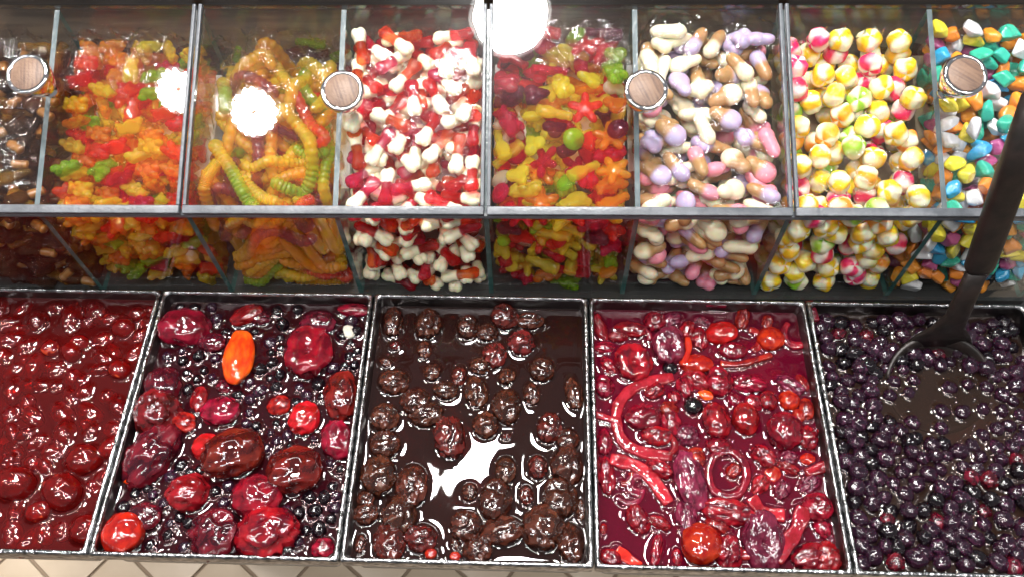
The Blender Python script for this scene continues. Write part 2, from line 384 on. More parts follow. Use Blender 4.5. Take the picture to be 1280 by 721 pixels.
def make_tray(k):
    e = empty('steel_tray', tray_pt(0, 0), (0, 0, TRAY_YAW))
    x0, x1, y0, y1 = TXA + (k - 1) * TW + .0006, TXA + k * TW - .0006, TY0, TY1
    def loft(name, rings, mat, cap=None):
        V = [p for r in rings for p in r]; n = len(rings[0]); F = []
        for a in range(len(rings) - 1): F += [(a * n + i, a * n + (i + 1) % n, (a + 1) * n + (i + 1) % n, (a + 1) * n + i) for i in range(n)]
        if cap: F.append(tuple(range((len(rings) - 1) * n, len(rings) * n)))
        return link(name, mesh(name, V, F, mat), e)
    g = .0002
    rr = [rect_ring(x0, x1, y0, y1, -.012, .002), rect_ring(x0, x1, y0, y1, -.0012, .002), rect_ring(x0 + .0008, x1 - .0008, y0 + .0008, y1 - .0008, .0002, .002),
          rect_ring(x0 + .0022, x1 - .0022, y0 + .0022, y1 - .0022, .0008, .003),
          rect_ring(x0 + RIMW - .0008, x1 - RIMW + .0008, y0 + RIMW - .0008, y1 - RIMW + .0008, .0003, .004), rect_ring(x0 + RIMW, x1 - RIMW, y0 + RIMW, y1 - RIMW, -.0016, .004)]
    loft('rim', rr, MAT_STEEL)
    w = [rect_ring(x0 + RIMW + d, x1 - RIMW - d, y0 + RIMW + d, y1 - RIMW - d, z, .004 + d) for d, z in ((0, -.0016), (.001, -.02), (.002, -.045), (.006, -.06))]
    loft('pan', w, MAT_PAN, True)
    return tag(e, TRAY_LABEL[k], 'tray', 'steel trays of fruit in syrup')
TRAYS = [make_tray(k) for k in range(5)]
def tray_bounds(k, m=0.0):
    return (TXA + (k - 1) * TW + RIMW + .0015 + m, TXA + k * TW - RIMW - .0015 - m, TY0 + RIMW + .001 + m, TY1 - RIMW - .001 - m)

# ---- fruit prototypes (unit-ish shapes)
def fruit_shape(seed, wr=.10, fr=2.2, sub=4, ridged=True, dent=0):
    v, f = ICO[sub]; v = v.copy()
    n1 = fnoise(v, 1.1, seed); n2 = fnoise(v, fr, seed + 5, ridged=ridged)
    r = 1 + .10 * n1 + wr * (n2 - .5)
    if dent:
        d = np.clip(v[:, 2], 0, 1) ** 6; r -= dent * d
    return v * r[:, None], f
FS = {'wrinkled': [fruit_shape(s, .13, 1.9) for s in range(6)], 'plump': [fruit_shape(20 + s, .05, 1.5) for s in range(4)],
      'prune': [fruit_shape(40 + s, .26, 1.9) for s in range(6)], 'berry': [fruit_shape(60 + s, .16, 2.2, 3) for s in range(5)],
      'hip': [fruit_shape(80 + s, .12, 1.8, 3) for s in range(4)], 'cup': [fruit_shape(95 + s, .16, 1.8, 4, True, .75) for s in range(3)]}
_fm = {}
def fruit_mesh(kind, i, mat):
    key = (kind, i, mat.name)
    if key not in _fm:
        v, f = FS[kind][i]; _fm[key] = mesh(kind, v, f, mat)
    return _fm[key]
DRAPE = []; FRUITS = [[] for _ in range(5)]      # (lx, ly, a, b, angle, height above level, strength) for the syrup meniscus
def put_fruit(k, name, kind, mat, lx, ly, a, b, ang, h, lift, label, cat, group):
    """a, b half axes in plan, h half height, lift = centre above the syrup"""
    z = LEVEL[k] + lift
    o = link(name, fruit_mesh(kind, random.randrange(len(FS[kind])), mat), None, tray_pt(lx, ly, z), Euler((random.uniform(-.25, .25), random.uniform(-.25, .25), ang + TRAY_YAW)), (a, b, h))
    tag(o, label, cat, group)
    q = 1 - (lift / h) ** 2 if abs(lift) < h else 0
    s = math.sqrt(q) if q > 0 else .9
    FRUITS[k].append((lx, ly, a * s, b * s, ang, lift + h))
    if k == 0: DRAPE.append((lx, ly, a, b, ang, lift, h))
    return o

RED = wet('fruit_red', (.36, .009, .009), (.12, .004, .006)); CRIM = wet('fruit_crimson', (.30, .006, .020), (.09, .003, .009))
MAROON = wet('fruit_maroon', (.13, .006, .016), (.035, .003, .008)); BROWNRED = wet('fruit_brown_red', (.17, .010, .008), (.045, .004, .004))
ORANGE = wet('fruit_orange', (.86, .085, .008), (.60, .035, .006), bd=.0014); BRIGHT = wet('fruit_bright_red', (.46, .015, .007), (.26, .006, .005), bd=.0022)
BLACKB = wet('berry_black', (.010, .005, .008), (.004, .002, .004), bd=.0013, bs=2.2); CURR = wet('berry_currant', (.042, .010, .026), (.014, .005, .013), bd=.0030, bs=2.0)
PRUNE = wet('fruit_brown', (.085, .022, .012), (.024, .008, .006), bd=.0024, bs=2.0); PRUNE2 = wet('fruit_red_brown', (.13, .016, .012), (.035, .007, .006), bd=.0024, bs=2.0)
S_HIP = wet('fruit_hip_orange', (.42, .035, .010), (.26, .014, .006)); HIP = wet('fruit_hip', (.26, .014, .008), (.10, .005, .004), bd=.0020, bs=2.2)
PINKC = wet('fruit_glazed', (.22, .020, .05), (.07, .005, .018), bd=.0030, bs=5)
PEEL = wet('peel_pink', (.48, .020, .028), (.24, .008, .014), bd=.0014, bs=380, wr=120); S_RED = wet('strip_red', (.34, .012, .014), (.14, .004, .008), bd=.0014, bs=260, wr=120)
S_BRIGHT = wet('strip_bright', (.62, .035, .012), (.42, .015, .01), bd=.0010, bs=260, wr=120); S_CRIM = wet('strip_crimson', (.26, .008, .026), (.09, .003, .012), bd=.0018, bs=260, wr=120)
WHITEC = plain('white_lump', (.85, .8, .68), .4, 0, (300, .001))

PXM = 0.00065      # rough metres per photo pixel on the trays
def px_fruits(k, region, scale, rows):
    """rows: (x, y, rx, ry, tilt degrees, material, kind, lift fraction, name, label, category)"""
    out = []
    for (x, y, rx, ry, t, mat, kind, lf, name, label, cat) in rows:
        p = unproj(region[0] + x / scale, region[1] + y / scale, LEVEL[k]); lx, ly = to_local(p)
        d = (p - EYE).length; s = d / F_PX / scale
        a, b = rx * s, ry * s * 1.08
        h = min(a, b) * .8
        bd = tray_bounds(k, .001); lx = min(max(lx, bd[0] + a * .8), bd[1] - a * .8); ly = min(max(ly, bd[2] + b * .8), bd[3] - b * .8)
        put_fruit(k, name, kind, mat, lx, ly, a, b, R(t), h, h * lf, label, cat, 'fruit in the ' + ['', 'plum', 'brown fruit', 'crimson fruit'][k] + ' tray') if kind else None
        out.append((lx, ly, a, b))
    return out
def nearphrase(k, ly, lx):
    b = tray_bounds(k); 
    if ly > b[3] - .03: return 'along the rim towards the candy case'
    if ly < b[2] + .03: return 'along the rim over the floor'
    if lx < b[0] + .03 or lx > b[1] - .03: return 'close to a side wall of the tray'
    return 'in the open middle of the tray'
def scatter(k, n, rmin, rmax, kind, mats, name, lab, cat, group, lift=(.0, .5), gap=.92, tries=60, asp=(1, 1.15), density=None, avoid=1.0):
    b = tray_bounds(k); done = 0
    for _ in range(n * tries):
        if done >= n: break
        r = random.uniform(rmin, rmax); lx = random.uniform(b[0] + r, b[1] - r); ly = random.uniform(b[2] + r, b[3] - r)
        if density and random.random() > density(lx, ly): continue
        ok = True
        for (fx, fy, fa, fb, fg, ft) in FRUITS[k]:
            dx, dy = lx - fx, ly - fy; c, s = math.cos(fg), math.sin(fg); u, v = c * dx + s * dy, -s * dx + c * dy
            if (u / (fa * avoid + r * gap)) ** 2 + (v / (fb * avoid + r * gap)) ** 2 < 1: ok = False; break
        if not ok: continue
        mi = random.randrange(len(mats)); a = r * random.uniform(*asp)
        mm, adj = mats[mi]; adj = ('plump ' if r > rmin + .68 * (rmax - rmin) else ('tiny ' if r < rmin + .25 * (rmax - rmin) else '')) + adj
        put_fruit(k, name, kind, mm, lx, ly, a, r, random.uniform(0, 3.14), r * .95, r * random.uniform(*lift), lab % adj + ' ' + nearphrase(k, ly, lx), cat, group)
        done += 1

# tray of plums
P2 = (100, 350); S2 = 1.942
px_fruits(1, P2, S2, [
 (256, 122, 58, 40, 5, CRIM, 'wrinkled', .35, 'plum', 'smooth oval crimson plum beside the back corner of its tray', 'plum'),
 (390, 192, 35, 66, 4, ORANGE, 'plump', .5, 'kumquat', 'bright orange elongated fruit among dark plums', 'fruit'),
 (558, 180, 57, 64, -10, CRIM, 'cup', .3, 'plum', 'round crimson plum with a dark sunken middle', 'plum'),
 (578, 106, 46, 28, 0, MAROON, 'wrinkled', .2, 'plum', 'dark plum half tucked behind the sunken crimson plum', 'plum'),
 (405, 88, 40, 22, 20, RED, 'wrinkled', .2, 'plum', 'small red plum above the bright orange fruit', 'plum'),
 (190, 258, 42, 38, 0, MAROON, 'wrinkled', .35, 'plum', 'purple plum beside the tray divider, glossy and round', 'plum'),
 (165, 328, 48, 46, 20, BROWNRED, 'prune', .35, 'plum', 'wrinkled brown plum against the divider to the red syrup tray', 'plum'),
 (180, 430, 48, 66, -28, MAROON, 'prune', .3, 'plum', 'large shrivelled plum with deep folds beside the tray divider', 'plum'),
 (344, 322, 46, 34, -5, CRIM, 'plump', .35, 'plum', 'small plump crimson plum in the open syrup', 'plum'),
 (312, 408, 34, 30, 0, BRIGHT, 'plump', .2, 'cherry_plum', 'bright red plum partly under a larger red-brown plum', 'plum'),
 (376, 428, 68, 52, 22, BROWNRED, 'wrinkled', .5, 'plum', 'big red-brown oval plum lying over a bright red one', 'plum'),
 (322, 155, 34, 22, 0, MAROON, 'wrinkled', .2, 'plum', 'dark plum sunk beside the bright orange fruit', 'plum'),
 (640, 286, 40, 56, 5, BROWNRED, 'wrinkled', .4, 'plum', 'upright red-brown plum near the divider to the brown tray', 'plum'),
 (546, 338, 36, 38, 0, BRIGHT, 'wrinkled', .35, 'plum', 'bright red round plum among black berries', 'plum'),
 (484, 306, 28, 24, 0, RED, 'plump', .1, 'plum', 'small red plum barely above the syrup', 'plum'),
 (290, 290, 20, 30, 0, RED, 'plump', .1, 'plum', 'narrow red plum sunk beside the small crimson plum', 'plum'),
 (626, 392, 36, 44, 10, CRIM, 'wrinkled', .4, 'plum', 'crimson plum with pale glaze near the divider', 'plum'),
 (524, 466, 62, 52, 15, BROWNRED, 'wrinkled', .4, 'plum', 'wide red-brown plum with a broken glossy skin', 'plum'),
 (436, 528, 60, 48, -8, CRIM, 'wrinkled', .35, 'plum', 'deep crimson plum below the two wide red-brown plums', 'plum'),
 (268, 520, 46, 38, 20, RED, 'wrinkled', .35, 'plum', 'red plum with a white gleam in the open syrup', 'plum'),
 (110, 474, 20, 20, 0, ORANGE, 'plump', .4, 'rose_hip', 'small orange-red berry beside the tray divider', 'berry'),
 (160, 578, 38, 30, 0, MAROON, 'wrinkled', .3, 'plum', 'small dark plum among black berries near the front', 'plum'),
 (252, 346, 32, 22, -20, RED, 'wrinkled', .15, 'plum', 'low red plum between wrinkled brown plums', 'plum'),
 (102, 628, 46, 42, 5, BRIGHT, 'plump', .45, 'plum', 'smooth bright red plum in the corner of the tray over the floor', 'plum'),
 (330, 628, 54, 48, -12, MAROON, 'prune', .4, 'plum', 'frosted maroon plum beside the large red plum at the rim', 'plum'),
 (456, 622, 68, 50, 8, CRIM, 'prune', .5, 'plum', 'large veined red plum at the rim over the floor', 'plum'),
 (674, 68, 40, 16, 0, CRIM, 'wrinkled', .3, 'plum', 'flat crimson plum at the far corner of the tray', 'plum'),
 (36, 640, 12, 20, 0, CRIM, 'wrinkled', .3, 'plum', 'sliver of crimson plum in the corner beside the divider', 'plum'),
 (590, 655, 26, 22, 0, CRIM, 'wrinkled', .2, 'plum', 'small crimson plum at the corner near the brown fruit tray', 'plum'),
 (440, 92, 26, 18, 0, MAROON, 'wrinkled', .1, 'plum', 'small dark plum sunk beside a red one at the back', 'plum'),
 (350, 260, 18, 16, 0, MAROON, 'wrinkled', .1, 'plum', 'tiny dark plum sunk below the bright orange fruit', 'plum'),
])
scatter(1, 90, .0038, .0062, 'berry', [(BLACKB, 'black'), (BLACKB, 'black'), (CURR, 'dark purple')], 'berry', '%s berry among the plums', 'berry', 'black berries among the plums', (-.2, .45), .9)
p = unproj(437, 416, LEVEL[1])
tag(link('white_piece', fruit_mesh('prune', 2, WHITEC), None, (p.x, p.y, LEVEL[1] + .003), (0, 0, .4), (.005, .007, .003)), 'small white piece floating in the syrup beside the sunken crimson plum', 'crumb')  # plain white lump set in the syrup

# tray of shrivelled brown fruit
P3 = (420, 350); S3 = 1.944
rows = []
for (x, y, rx, ry) in ((140,105,22,35),(225,112,30,35),(322,118,26,28),(410,95,32,30),(470,103,32,20),(368,132,25,20),(452,155,32,28),(385,185,28,30),(350,213,25,18),(500,222,28,27),
  (235,225,20,20),(300,237,17,22),(143,250,34,28),(267,270,28,20),(340,275,26,36),(415,237,20,18),(415,310,34,38),(195,298,34,30),(220,328,40,28),(475,280,18,25),(578,280,20,36),(120,338,32,32),
  (120,402,34,30),(365,355,30,28),(278,385,36,48),(518,362,28,34),(562,390,25,25),(560,455,36,42),(490,457,22,24),(108,478,40,40),(187,500,36,46),(412,465,24,30),(388,535,36,46),(325,517,18,18),
  (543,530,38,44),(463,525,15,20),(70,535,22,20),(70,568,28,22),(155,573,38,38),(133,640,36,44),(208,628,36,28),(318,600,36,32),(405,610,50,30),(502,605,48,46),(570,640,30,42),(345,660,32,30),
  (60,643,12,18),(290,637,10,15),(215,172,16,20),(145,160,12,10),(122,200,14,10),(415,380,9,7),(600,560,10,22)):
    big = 'large' if rx * ry > 1250 else ('middling' if rx * ry > 600 else 'small')
    shp = 'long' if max(rx, ry) > 1.35 * min(rx, ry) else 'rounded'
    red = random.random() < .3
    p_ = to_local(unproj(P3[0] + x / S3, P3[1] + y / S3, LEVEL[2]))
    rows.append((x, y, rx, ry, random.uniform(-15, 15), PRUNE2 if red else PRUNE, 'prune', random.uniform(.25, .5), 'dried_fruit',
                 '%s %s %s shrivelled fruit %s' % (big, shp, 'reddish brown' if red else 'dark brown', nearphrase(2, p_[1], p_[0])), 'dried fruit'))
for (x, y, r_, l) in ((230, 665, 15, 'orange-red berry chip at the rim beside a brown fruit'), (290, 672, 13, 'tiny orange berry chip alone at the rim of the brown tray')):
    rows.append((x, y, r_, r_ * .8, 0, BRIGHT, 'plump', .3, 'berry', l, 'berry'))
def beside(i):
    x, y, rx, ry = rows[i][:4]; best = min(((math.hypot(x - r[0], y - r[1]) - (max(rx, ry) + max(r[2], r[3])) * .9, j) for j, r in enumerate(rows) if j != i))
    return (' touching a ' if best[0] < 0 else ' apart from a ') + rows[best[1]][9].split()[0] + ' ' + rows[best[1]][9].split()[1] + ' one'
rows = [r[:9] + ((r[9] + beside(i)) if r[8] == 'dried_fruit' else r[9],) + r[10:] for i, r in enumerate(rows)]
rows = [r[:9] + (r[9].replace('along the rim towards the candy case', 'by the case-side rim').replace('close to a side wall of the tray', 'by a side wall').replace('in the open middle of the tray', 'in open syrup').replace('along the rim over the floor', 'by the floor-side rim'),) + r[10:] for r in rows]
px_fruits(2, P3, S3, rows)

# tray of slices and peel
P4 = (720, 350); S4 = 1.944
px_fruits(3, P4, S4, [
 (350, 133, 38, 27, 0, BRIGHT, 'plump', .4, 'cherry', 'smooth orange-red oval fruit near the back rim', 'fruit'),
 (470, 145, 32, 30, 0, BRIGHT, 'plump', .15, 'cherry', 'red round fruit half sunk near the far corner', 'fruit'),
 (300, 645, 46, 46, 0, BRIGHT, 'plump', .5, 'cherry', 'big round orange-red fruit at the rim over the floor', 'fruit'),
 (410, 340, 32, 36, 0, RED, 'plump', .35, 'cherry', 'red rounded fruit beside the dark crimson lump', 'fruit'),
 (340, 345, 34, 42, 0, CRIM, 'wrinkled', .4, 'fruit_piece', 'dark crimson lump beside a red rounded fruit', 'fruit'),
 (505, 370, 42, 40, 0, CRIM, 'wrinkled', .4, 'fruit_piece', 'knobbly crimson fruit near the divider to the currants', 'fruit'),
 (515, 295, 24, 22, 0, BRIGHT, 'plump', .25, 'cherry', 'small orange-red fruit behind the knobbly crimson one', 'fruit'),
 (290, 207, 40, 24, -5, BRIGHT, 'plump', .35, 'cherry', 'long red fruit beside the glazed round slice', 'fruit'),
 (475, 475, 36, 36, 0, BRIGHT, 'plump', -.75, 'cherry', 'red fruit lying wholly under the crimson syrup', 'fruit'),
 (225, 165, 40, 46, 0, PINKC, 'cup', .4, 'fruit_slice', 'glazed round slice with a pale frosted middle', 'fruit slice'),
 (137, 205, 44, 44, 0, CRIM, 'cup', .3, 'fruit_slice', 'crimson cupped fruit ring beside the divider to the brown tray', 'fruit slice'),
 (275, 490, 36, 66, 8, PINKC, 'wrinkled', .3, 'fruit_slice', 'long frosted purple slice beside the wide ring', 'fruit slice'),
 (452, 640, 46, 60, 0, PINKC, 'cup', .3, 'citrus_slice', 'purple citrus slice with radiating segments near the rim', 'fruit slice'),
 (600, 555, 34, 30, 0, CRIM, 'wrinkled', .35, 'fruit_piece', 'crimson lump alone beside the divider to the currants', 'fruit'),
 (165, 335, 44, 28, 10, CRIM, 'prune', .35, 'fruit_piece', 'folded crimson piece inside the curve of the peel', 'fruit'),
 (195, 380, 36, 22, -8, CRIM, 'wrinkled', .3, 'fruit_piece', 'flat crimson piece under the folded one, inside the peel curve', 'fruit'),
 (130, 122, 40, 18, -15, CRIM, 'wrinkled', .35, 'fruit_piece', 'curved crimson slice at the back near the brown tray', 'fruit'),
 (190, 105, 26, 22, 20, CRIM, 'prune', .35, 'fruit_piece', 'crumpled crimson piece at the back rim', 'fruit'),
 (52, 120, 16, 36, 20, RED, 'wrinkled', .3, 'fruit_piece', 'red sliver in the back corner by the brown tray', 'fruit'),
 (62, 165, 26, 14, 0, CRIM, 'wrinkled', .2, 'fruit_piece', 'thin crimson sliver beside the divider to the brown tray', 'fruit'),
 (380, 175, 32, 20, 0, CRIM, 'wrinkled', .35, 'fruit_piece', 'crimson lump behind the thin curved red slice', 'fruit'),
 (298, 145, 20, 26, 0, CRIM, 'prune', .35, 'fruit_piece', 'bumpy crimson piece between glazed slice and orange-red oval', 'fruit'),
 (365, 565, 56, 28, -8, CRIM, 'prune', .35, 'fruit_piece', 'wide folded crimson piece below the wide ring', 'fruit'),
 (345, 598, 30, 16, -15, RED, 'wrinkled', .25, 'fruit_piece', 'red sliver below the wide folded piece', 'fruit'),
 (345, 250, 30, 34, 0, CRIM, 'prune', .35, 'fruit_piece', 'bumpy crimson cluster above the dark lump', 'fruit'),
 (225, 315, 22, 18, 0, RED, 'wrinkled', .3, 'fruit_piece', 'small red piece inside the peel curve', 'fruit'),
 (50, 260, 22, 26, 0, CRIM, 'prune', .3, 'fruit_piece', 'crimson piece touching the divider beside the peel curve', 'fruit'),
 (270, 378, 26, 24, 0, PINKC, 'prune', .3, 'fruit_piece', 'frosted purple chip above the long frosted slice', 'fruit'),
 (345, 405, 30, 20, 0, CRIM, 'wrinkled', .3, 'fruit_piece', 'crimson chip above the wide ring', 'fruit'),
 (290, 435, 24, 24, 0, RED, 'wrinkled', .35, 'fruit_piece', 'red chip lying on the long frosted slice', 'fruit'),
 (430, 300, 22, 18, 0, CRIM, 'wrinkled', .3, 'fruit_piece', 'small crimson lump behind the red rounded fruit', 'fruit'),
 (465, 295, 22, 22, 0, CRIM, 'wrinkled', .3, 'fruit_piece', 'small crimson lump beside the orange-red fruit', 'fruit'),
 (570, 315, 18, 26, 0, RED, 'wrinkled', .3, 'fruit_piece', 'red upright chip against the divider to the currants', 'fruit'),
 (540, 330, 16, 16, 0, BRIGHT, 'plump', .2, 'fruit_piece', 'small bright red chip beside the upright chip', 'fruit'),
 (560, 435, 18, 14, 0, BRIGHT, 'plump', .1, 'fruit_piece', 'bright red chip inside the curved red slice', 'fruit'),
 (560, 385, 24, 24, 0, CRIM, 'prune', .35, 'fruit_piece', 'crimson lump beside the curved red slice', 'fruit'),
 (550, 250, 14, 22, 20, RED, 'wrinkled', .2, 'fruit_piece', 'red shard at the divider behind the upright chip', 'fruit'),
 (312, 280, 20, 12, -20, ORANGE, 'plump', .2, 'fruit_piece', 'small orange chip beside the black berry', 'fruit'),
 (283, 308, 22, 20, 0, BLACKB, 'plump', .4, 'berry', 'single shiny black berry among the crimson slices', 'berry'),
 (228, 216, 18, 14, 0, BLACKB, 'wrinkled', .3, 'berry', 'dull black berry below the glazed round slice', 'berry'),
 (150, 582, 24, 32, 30, CRIM, 'prune', .3, 'fruit_piece', 'bumpy crimson cluster alone in the open syrup', 'fruit'),
 (196, 655, 14, 36, -15, CRIM, 'wrinkled', .3, 'fruit_piece', 'narrow crimson sliver near the rim over the floor', 'fruit'),
 (245, 680, 12, 20, 0, CRIM, 'wrinkled', .3, 'fruit_piece', 'tiny crimson sliver beside the big orange-red fruit', 'fruit'),
 (70, 685, 26, 18, -20, CRIM, 'wrinkled', .3, 'fruit_piece', 'crimson chip in the corner beside the brown tray', 'fruit'),
 (640, 690, 30, 30, 0, RED, 'prune', .4, 'fruit_piece', 'red crumpled piece in the corner beside the currants', 'fruit'),
 (570, 680, 42, 28, 10, CRIM, 'prune', .4, 'fruit_piece', 'crumpled crimson piece at the rim beside the red corner piece', 'fruit'),
 (370, 680, 30, 36, 0, CRIM, 'prune', .4, 'fruit_piece', 'frosted crimson lump beside the big orange-red fruit', 'fruit'),
 (55, 470, 20, 46, 5, CRIM, 'prune', .3, 'fruit_piece', 'long crimson piece against the divider to the brown tray', 'fruit'),
 (55, 395, 18, 30, 0, CRIM, 'prune', .3, 'fruit_piece', 'frosted crimson chip against the divider to the brown tray', 'fruit'),
 (58, 605, 9, 12, 0, RED, 'wrinkled', .3, 'fruit_piece', 'tiny red chip against the divider to the brown tray', 'fruit'),
 (630, 632, 8, 10, 0, PINKC, 'wrinkled', .3, 'fruit_piece', 'tiny pale crumb in open syrup near the currants', 'fruit'),
])
def strip(k, name, pts, w, th, mat, label, cat, group, region, scale, lift=0.0, cup=0.0, closed=False):
    P = [to_local(unproj(region[0] + x / scale, region[1] + y / scale, LEVEL[k])) for x, y in pts]
    P = [Vector((a, b, 0)) for a, b in P]; n = 26 if not closed else 40
    def cr(t):
        m = len(P)
        if closed: t *= m; i = int(t); u = t - i; g = lambda j: P[j % m]
        else: t *= (m - 1); i = min(int(t), m - 2); u = t - i; g = lambda j: P[min(max(j, 0), m - 1)]
        a, b, c, d = g(i - 1), g(i), g(i + 1), g(i + 2)
        return .5 * ((2 * b) + (c - a) * u + (2 * a - 5 * b + 4 * c - d) * u * u + (3 * b - a - 3 * c + d) * u ** 3)
    wpx_seed = len(bpy.data.objects); C = [cr(j / (n if closed else n - 1 + 1e-9)) for j in range(n)]; V = []; F = []; m = 12
    for j in range(n):
        t = (C[(j + 1) % n] - C[j - 1]) if closed else (C[min(j + 1, n - 1)] - C[max(j - 1, 0)])
        t.normalize(); s = Vector((-t.y, t.x, 0))
        e = 1.0 if closed else (.8 if j in (0, n - 1) else 1)
        wob = 1 + .28 * noise.noise(C[j] * 110 + Vector((wpx_seed, 0, 0))) ; zb = .0012 * noise.noise(C[j] * 60 + Vector((3, 1, 5)))
        for q in range(m):
            a = 2 * math.pi * q / m; x = math.copysign(abs(math.cos(a)) ** .5, math.cos(a)); z = math.copysign(abs(math.sin(a)) ** .45, math.sin(a))
            v = C[j] + s * (x * w * .5 * e * wob) + Vector((0, 0, z * th * .5 * e + lift + zb - cup * th * (x * x)))
            V.append(v)
    for j in range(n if closed else n - 1):
        F += [(j * m + q, j * m + (q + 1) % m, ((j + 1) % n) * m + (q + 1) % m, ((j + 1) % n) * m + q) for q in range(m)]
    if not closed: F += [tuple(reversed(range(m))), tuple(range((n - 1) * m, n * m))]
    c0 = sum((v for v in C), Vector()) / n
    o = link(name, mesh(name, [v - c0 for v in V], F, mat), None, tray_pt(c0.x, c0.y, LEVEL[k]), (0, 0, TRAY_YAW))
    tag(o, label, cat, group)
    for j in range(0, n, 2): FRUITS[k].append((C[j].x, C[j].y, w * .5, w * .5, 0, lift + th / 2))
OP1 = to_local(unproj(960, 455, -.015)); OP2 = to_local(unproj(800, 635, -.015))
G4 = 'peel strips in the crimson tray'
mm = .0105 / 30 * .95
for pts, wpx, lab, lift, mat in (
  (((235, 238), (150, 258), (105, 300), (98, 350), (115, 395), (160, 420), (232, 430)), 30, 'long pink peel strip curled into a half ring', .0015, PEEL),
  (((82, 437), (140, 452), (185, 488), (224, 545)), 32, 'pink peel strip bent at one end below the half ring', .0025, PEEL),
  (((546, 556), (530, 612), (476, 684)), 36, 'straight pink peel strip lying across the purple citrus slice', .0065, PEEL),
  (((425, 528), (452, 562), (506, 572)), 30, 'short bright peel strip half sunk in open syrup', .0005, PEEL),
  (((590, 362), (616, 405), (606, 450), (555, 472)), 26, 'curved dark red strip against the divider to the currants', .003, S_RED),
  (((45, 330), (105, 347)), 18, 'short red peel end beside the half ring', .0025, PEEL),
  (((98, 655), (155, 698)), 26, 'orange-red peel strip sunk by the rim over the floor', .000, S_BRIGHT),
  (((348, 208), (400, 208), (472, 186)), 16, 'thin curved red slice standing out of the syrup', .003, S_RED),
  (((268, 148), (270, 180), (255, 215)), 16, 'thin red strip leaning on the glazed round slice', .006, S_BRIGHT),
  (((560, 62), (575, 110)), 24, 'red shard stuck to the corner wall by the currants', .008, S_CRIM),
  (((310, 70), (360, 72)), 14, 'red shard on the back wall of the crimson tray', .009, S_CRIM)):
    strip(3, 'peel_strip', pts, wpx * mm, .0055, mat, lab, 'peel', G4, P4, S4, lift)
strip(3, 'fruit_ring', ((320, 470), (335, 430), (372, 420), (405, 445), (412, 485), (395, 520), (360, 528), (330, 510)), .0065, .008, S_CRIM, 'wide open crimson fruit ring beside the long frosted slice', 'fruit slice', G4, P4, S4, .002, closed=True)

for q in range(13):      # curled slices of dried fruit
    cx, cy = random.uniform(70, 600), random.uniform(95, 690); a0 = random.uniform(0, 6.28); rad = random.uniform(20, 34); sw = random.uniform(1.8, 3.6)
    if 290 < cx < 440 and 390 < cy < 560 or 420 < cx and 170 < cy < 260 or 60 < cx < 220 and 520 < cy < 640: continue
    lx, ly = to_local(unproj(P4[0] + cx / S4, P4[1] + cy / S4, LEVEL[3]))
    strip(3, 'fruit_slice', [(cx + rad * math.cos(a0 + sw * t / 4), cy + rad * .95 * math.sin(a0 + sw * t / 4)) for t in range(5)], random.uniform(.0045, .008), random.uniform(.004, .007), random.choice((S_CRIM, S_CRIM, S_RED)), 'curled crimson slice of dried fruit ' + nearphrase(3, ly, lx), 'fruit slice', 'curled slices in the crimson tray', P4, S4, random.uniform(.0005, .0035), .2)
scatter(3, 26, .005, .0095, 'prune', [(CRIM, 'crimson'), (CRIM, 'crimson'), (RED, 'red'), (PINKC, 'frosted purple')], 'fruit_piece', 'crumpled %s fruit piece', 'fruit', 'crumpled pieces in the crimson tray', (-.1, .4), .7, 60, (1.2, 1.9),
        lambda x, y: .06 if (math.hypot((x - OP1[0]) / .035, (y - OP1[1]) / .02) < 1 or math.hypot((x - OP2[0]) / .035, (y - OP2[1]) / .035) < 1) else 1)

# tray of small red berries
for (x, y, r_) in ((100, 428, 11), (90, 440, 13), (64, 435, 12), (155, 410, 14), (150, 462, 13), (20, 605, 22), (105, 575, 20), (80, 615, 22), (48, 640, 13), (110, 662, 18), (140, 560, 14)):
    p_ = unproj(x, y, LEVEL[0]); lx, ly = to_local(p_)
    put_fruit(0, 'rose_hip', 'hip', S_HIP if r_ < 15 else HIP, lx, ly, r_ * PXM * 1.2, r_ * PXM, R(random.uniform(-60, 30)), r_ * PXM * .85, r_ * PXM * .1,
              ('bright orange-red berry' if r_ < 15 else 'large red berry') + ' in thick red syrup ' + nearphrase(0, ly, lx), 'berry', 'berries in the red syrup tray')
scatter(0, 105, .0055, .0098, 'hip', [(HIP, 'red'), (HIP, 'red'), (BROWNRED, 'brown-red')], 'rose_hip', '%s berry in thick red syrup', 'berry', 'berries in the red syrup tray', (-.95, -.25), .9, 60, (1.15, 1.8))

# tray of currants: thinner round the ladle, heaped elsewhere
lad = to_local(unproj(1172, 500, LEVEL[4]))
def dens(lx, ly):
    d = math.hypot((lx - lad[0]) / .052, (ly - lad[1] + .004) / .036)
    return 1 if d > 1.0 else 0
MAT5 = [(CURR, 'purple-black')] * 12 + [(BLACKB, 'blue-black')] * 5 + [(MAROON, 'reddish')]
scatter(4, 34, .0050, .0062, 'berry', [(CURR, 'purple-black')], 'currant', '%s currant floating near the ladle bowl', 'currant', 'currants in the tray with the ladle', (.1, .4), 1.25, 40, (1, 1.15), lambda x, y: 1 if math.hypot((x - lad[0]) / .07, (y - lad[1] + .012) / .054) < 1 and not (math.hypot((x - lad[0]) / .05, (y - lad[1] - .02) / .03) < 1 and random.random() < .5) else 0)
scatter(4, 310, .0056, .0076, 'berry', MAT5, 'currant', '%s currant in the heap', 'currant', 'currants in the tray with the ladle', (-.1, 1.0), .66, 90, (1, 1.2), dens)

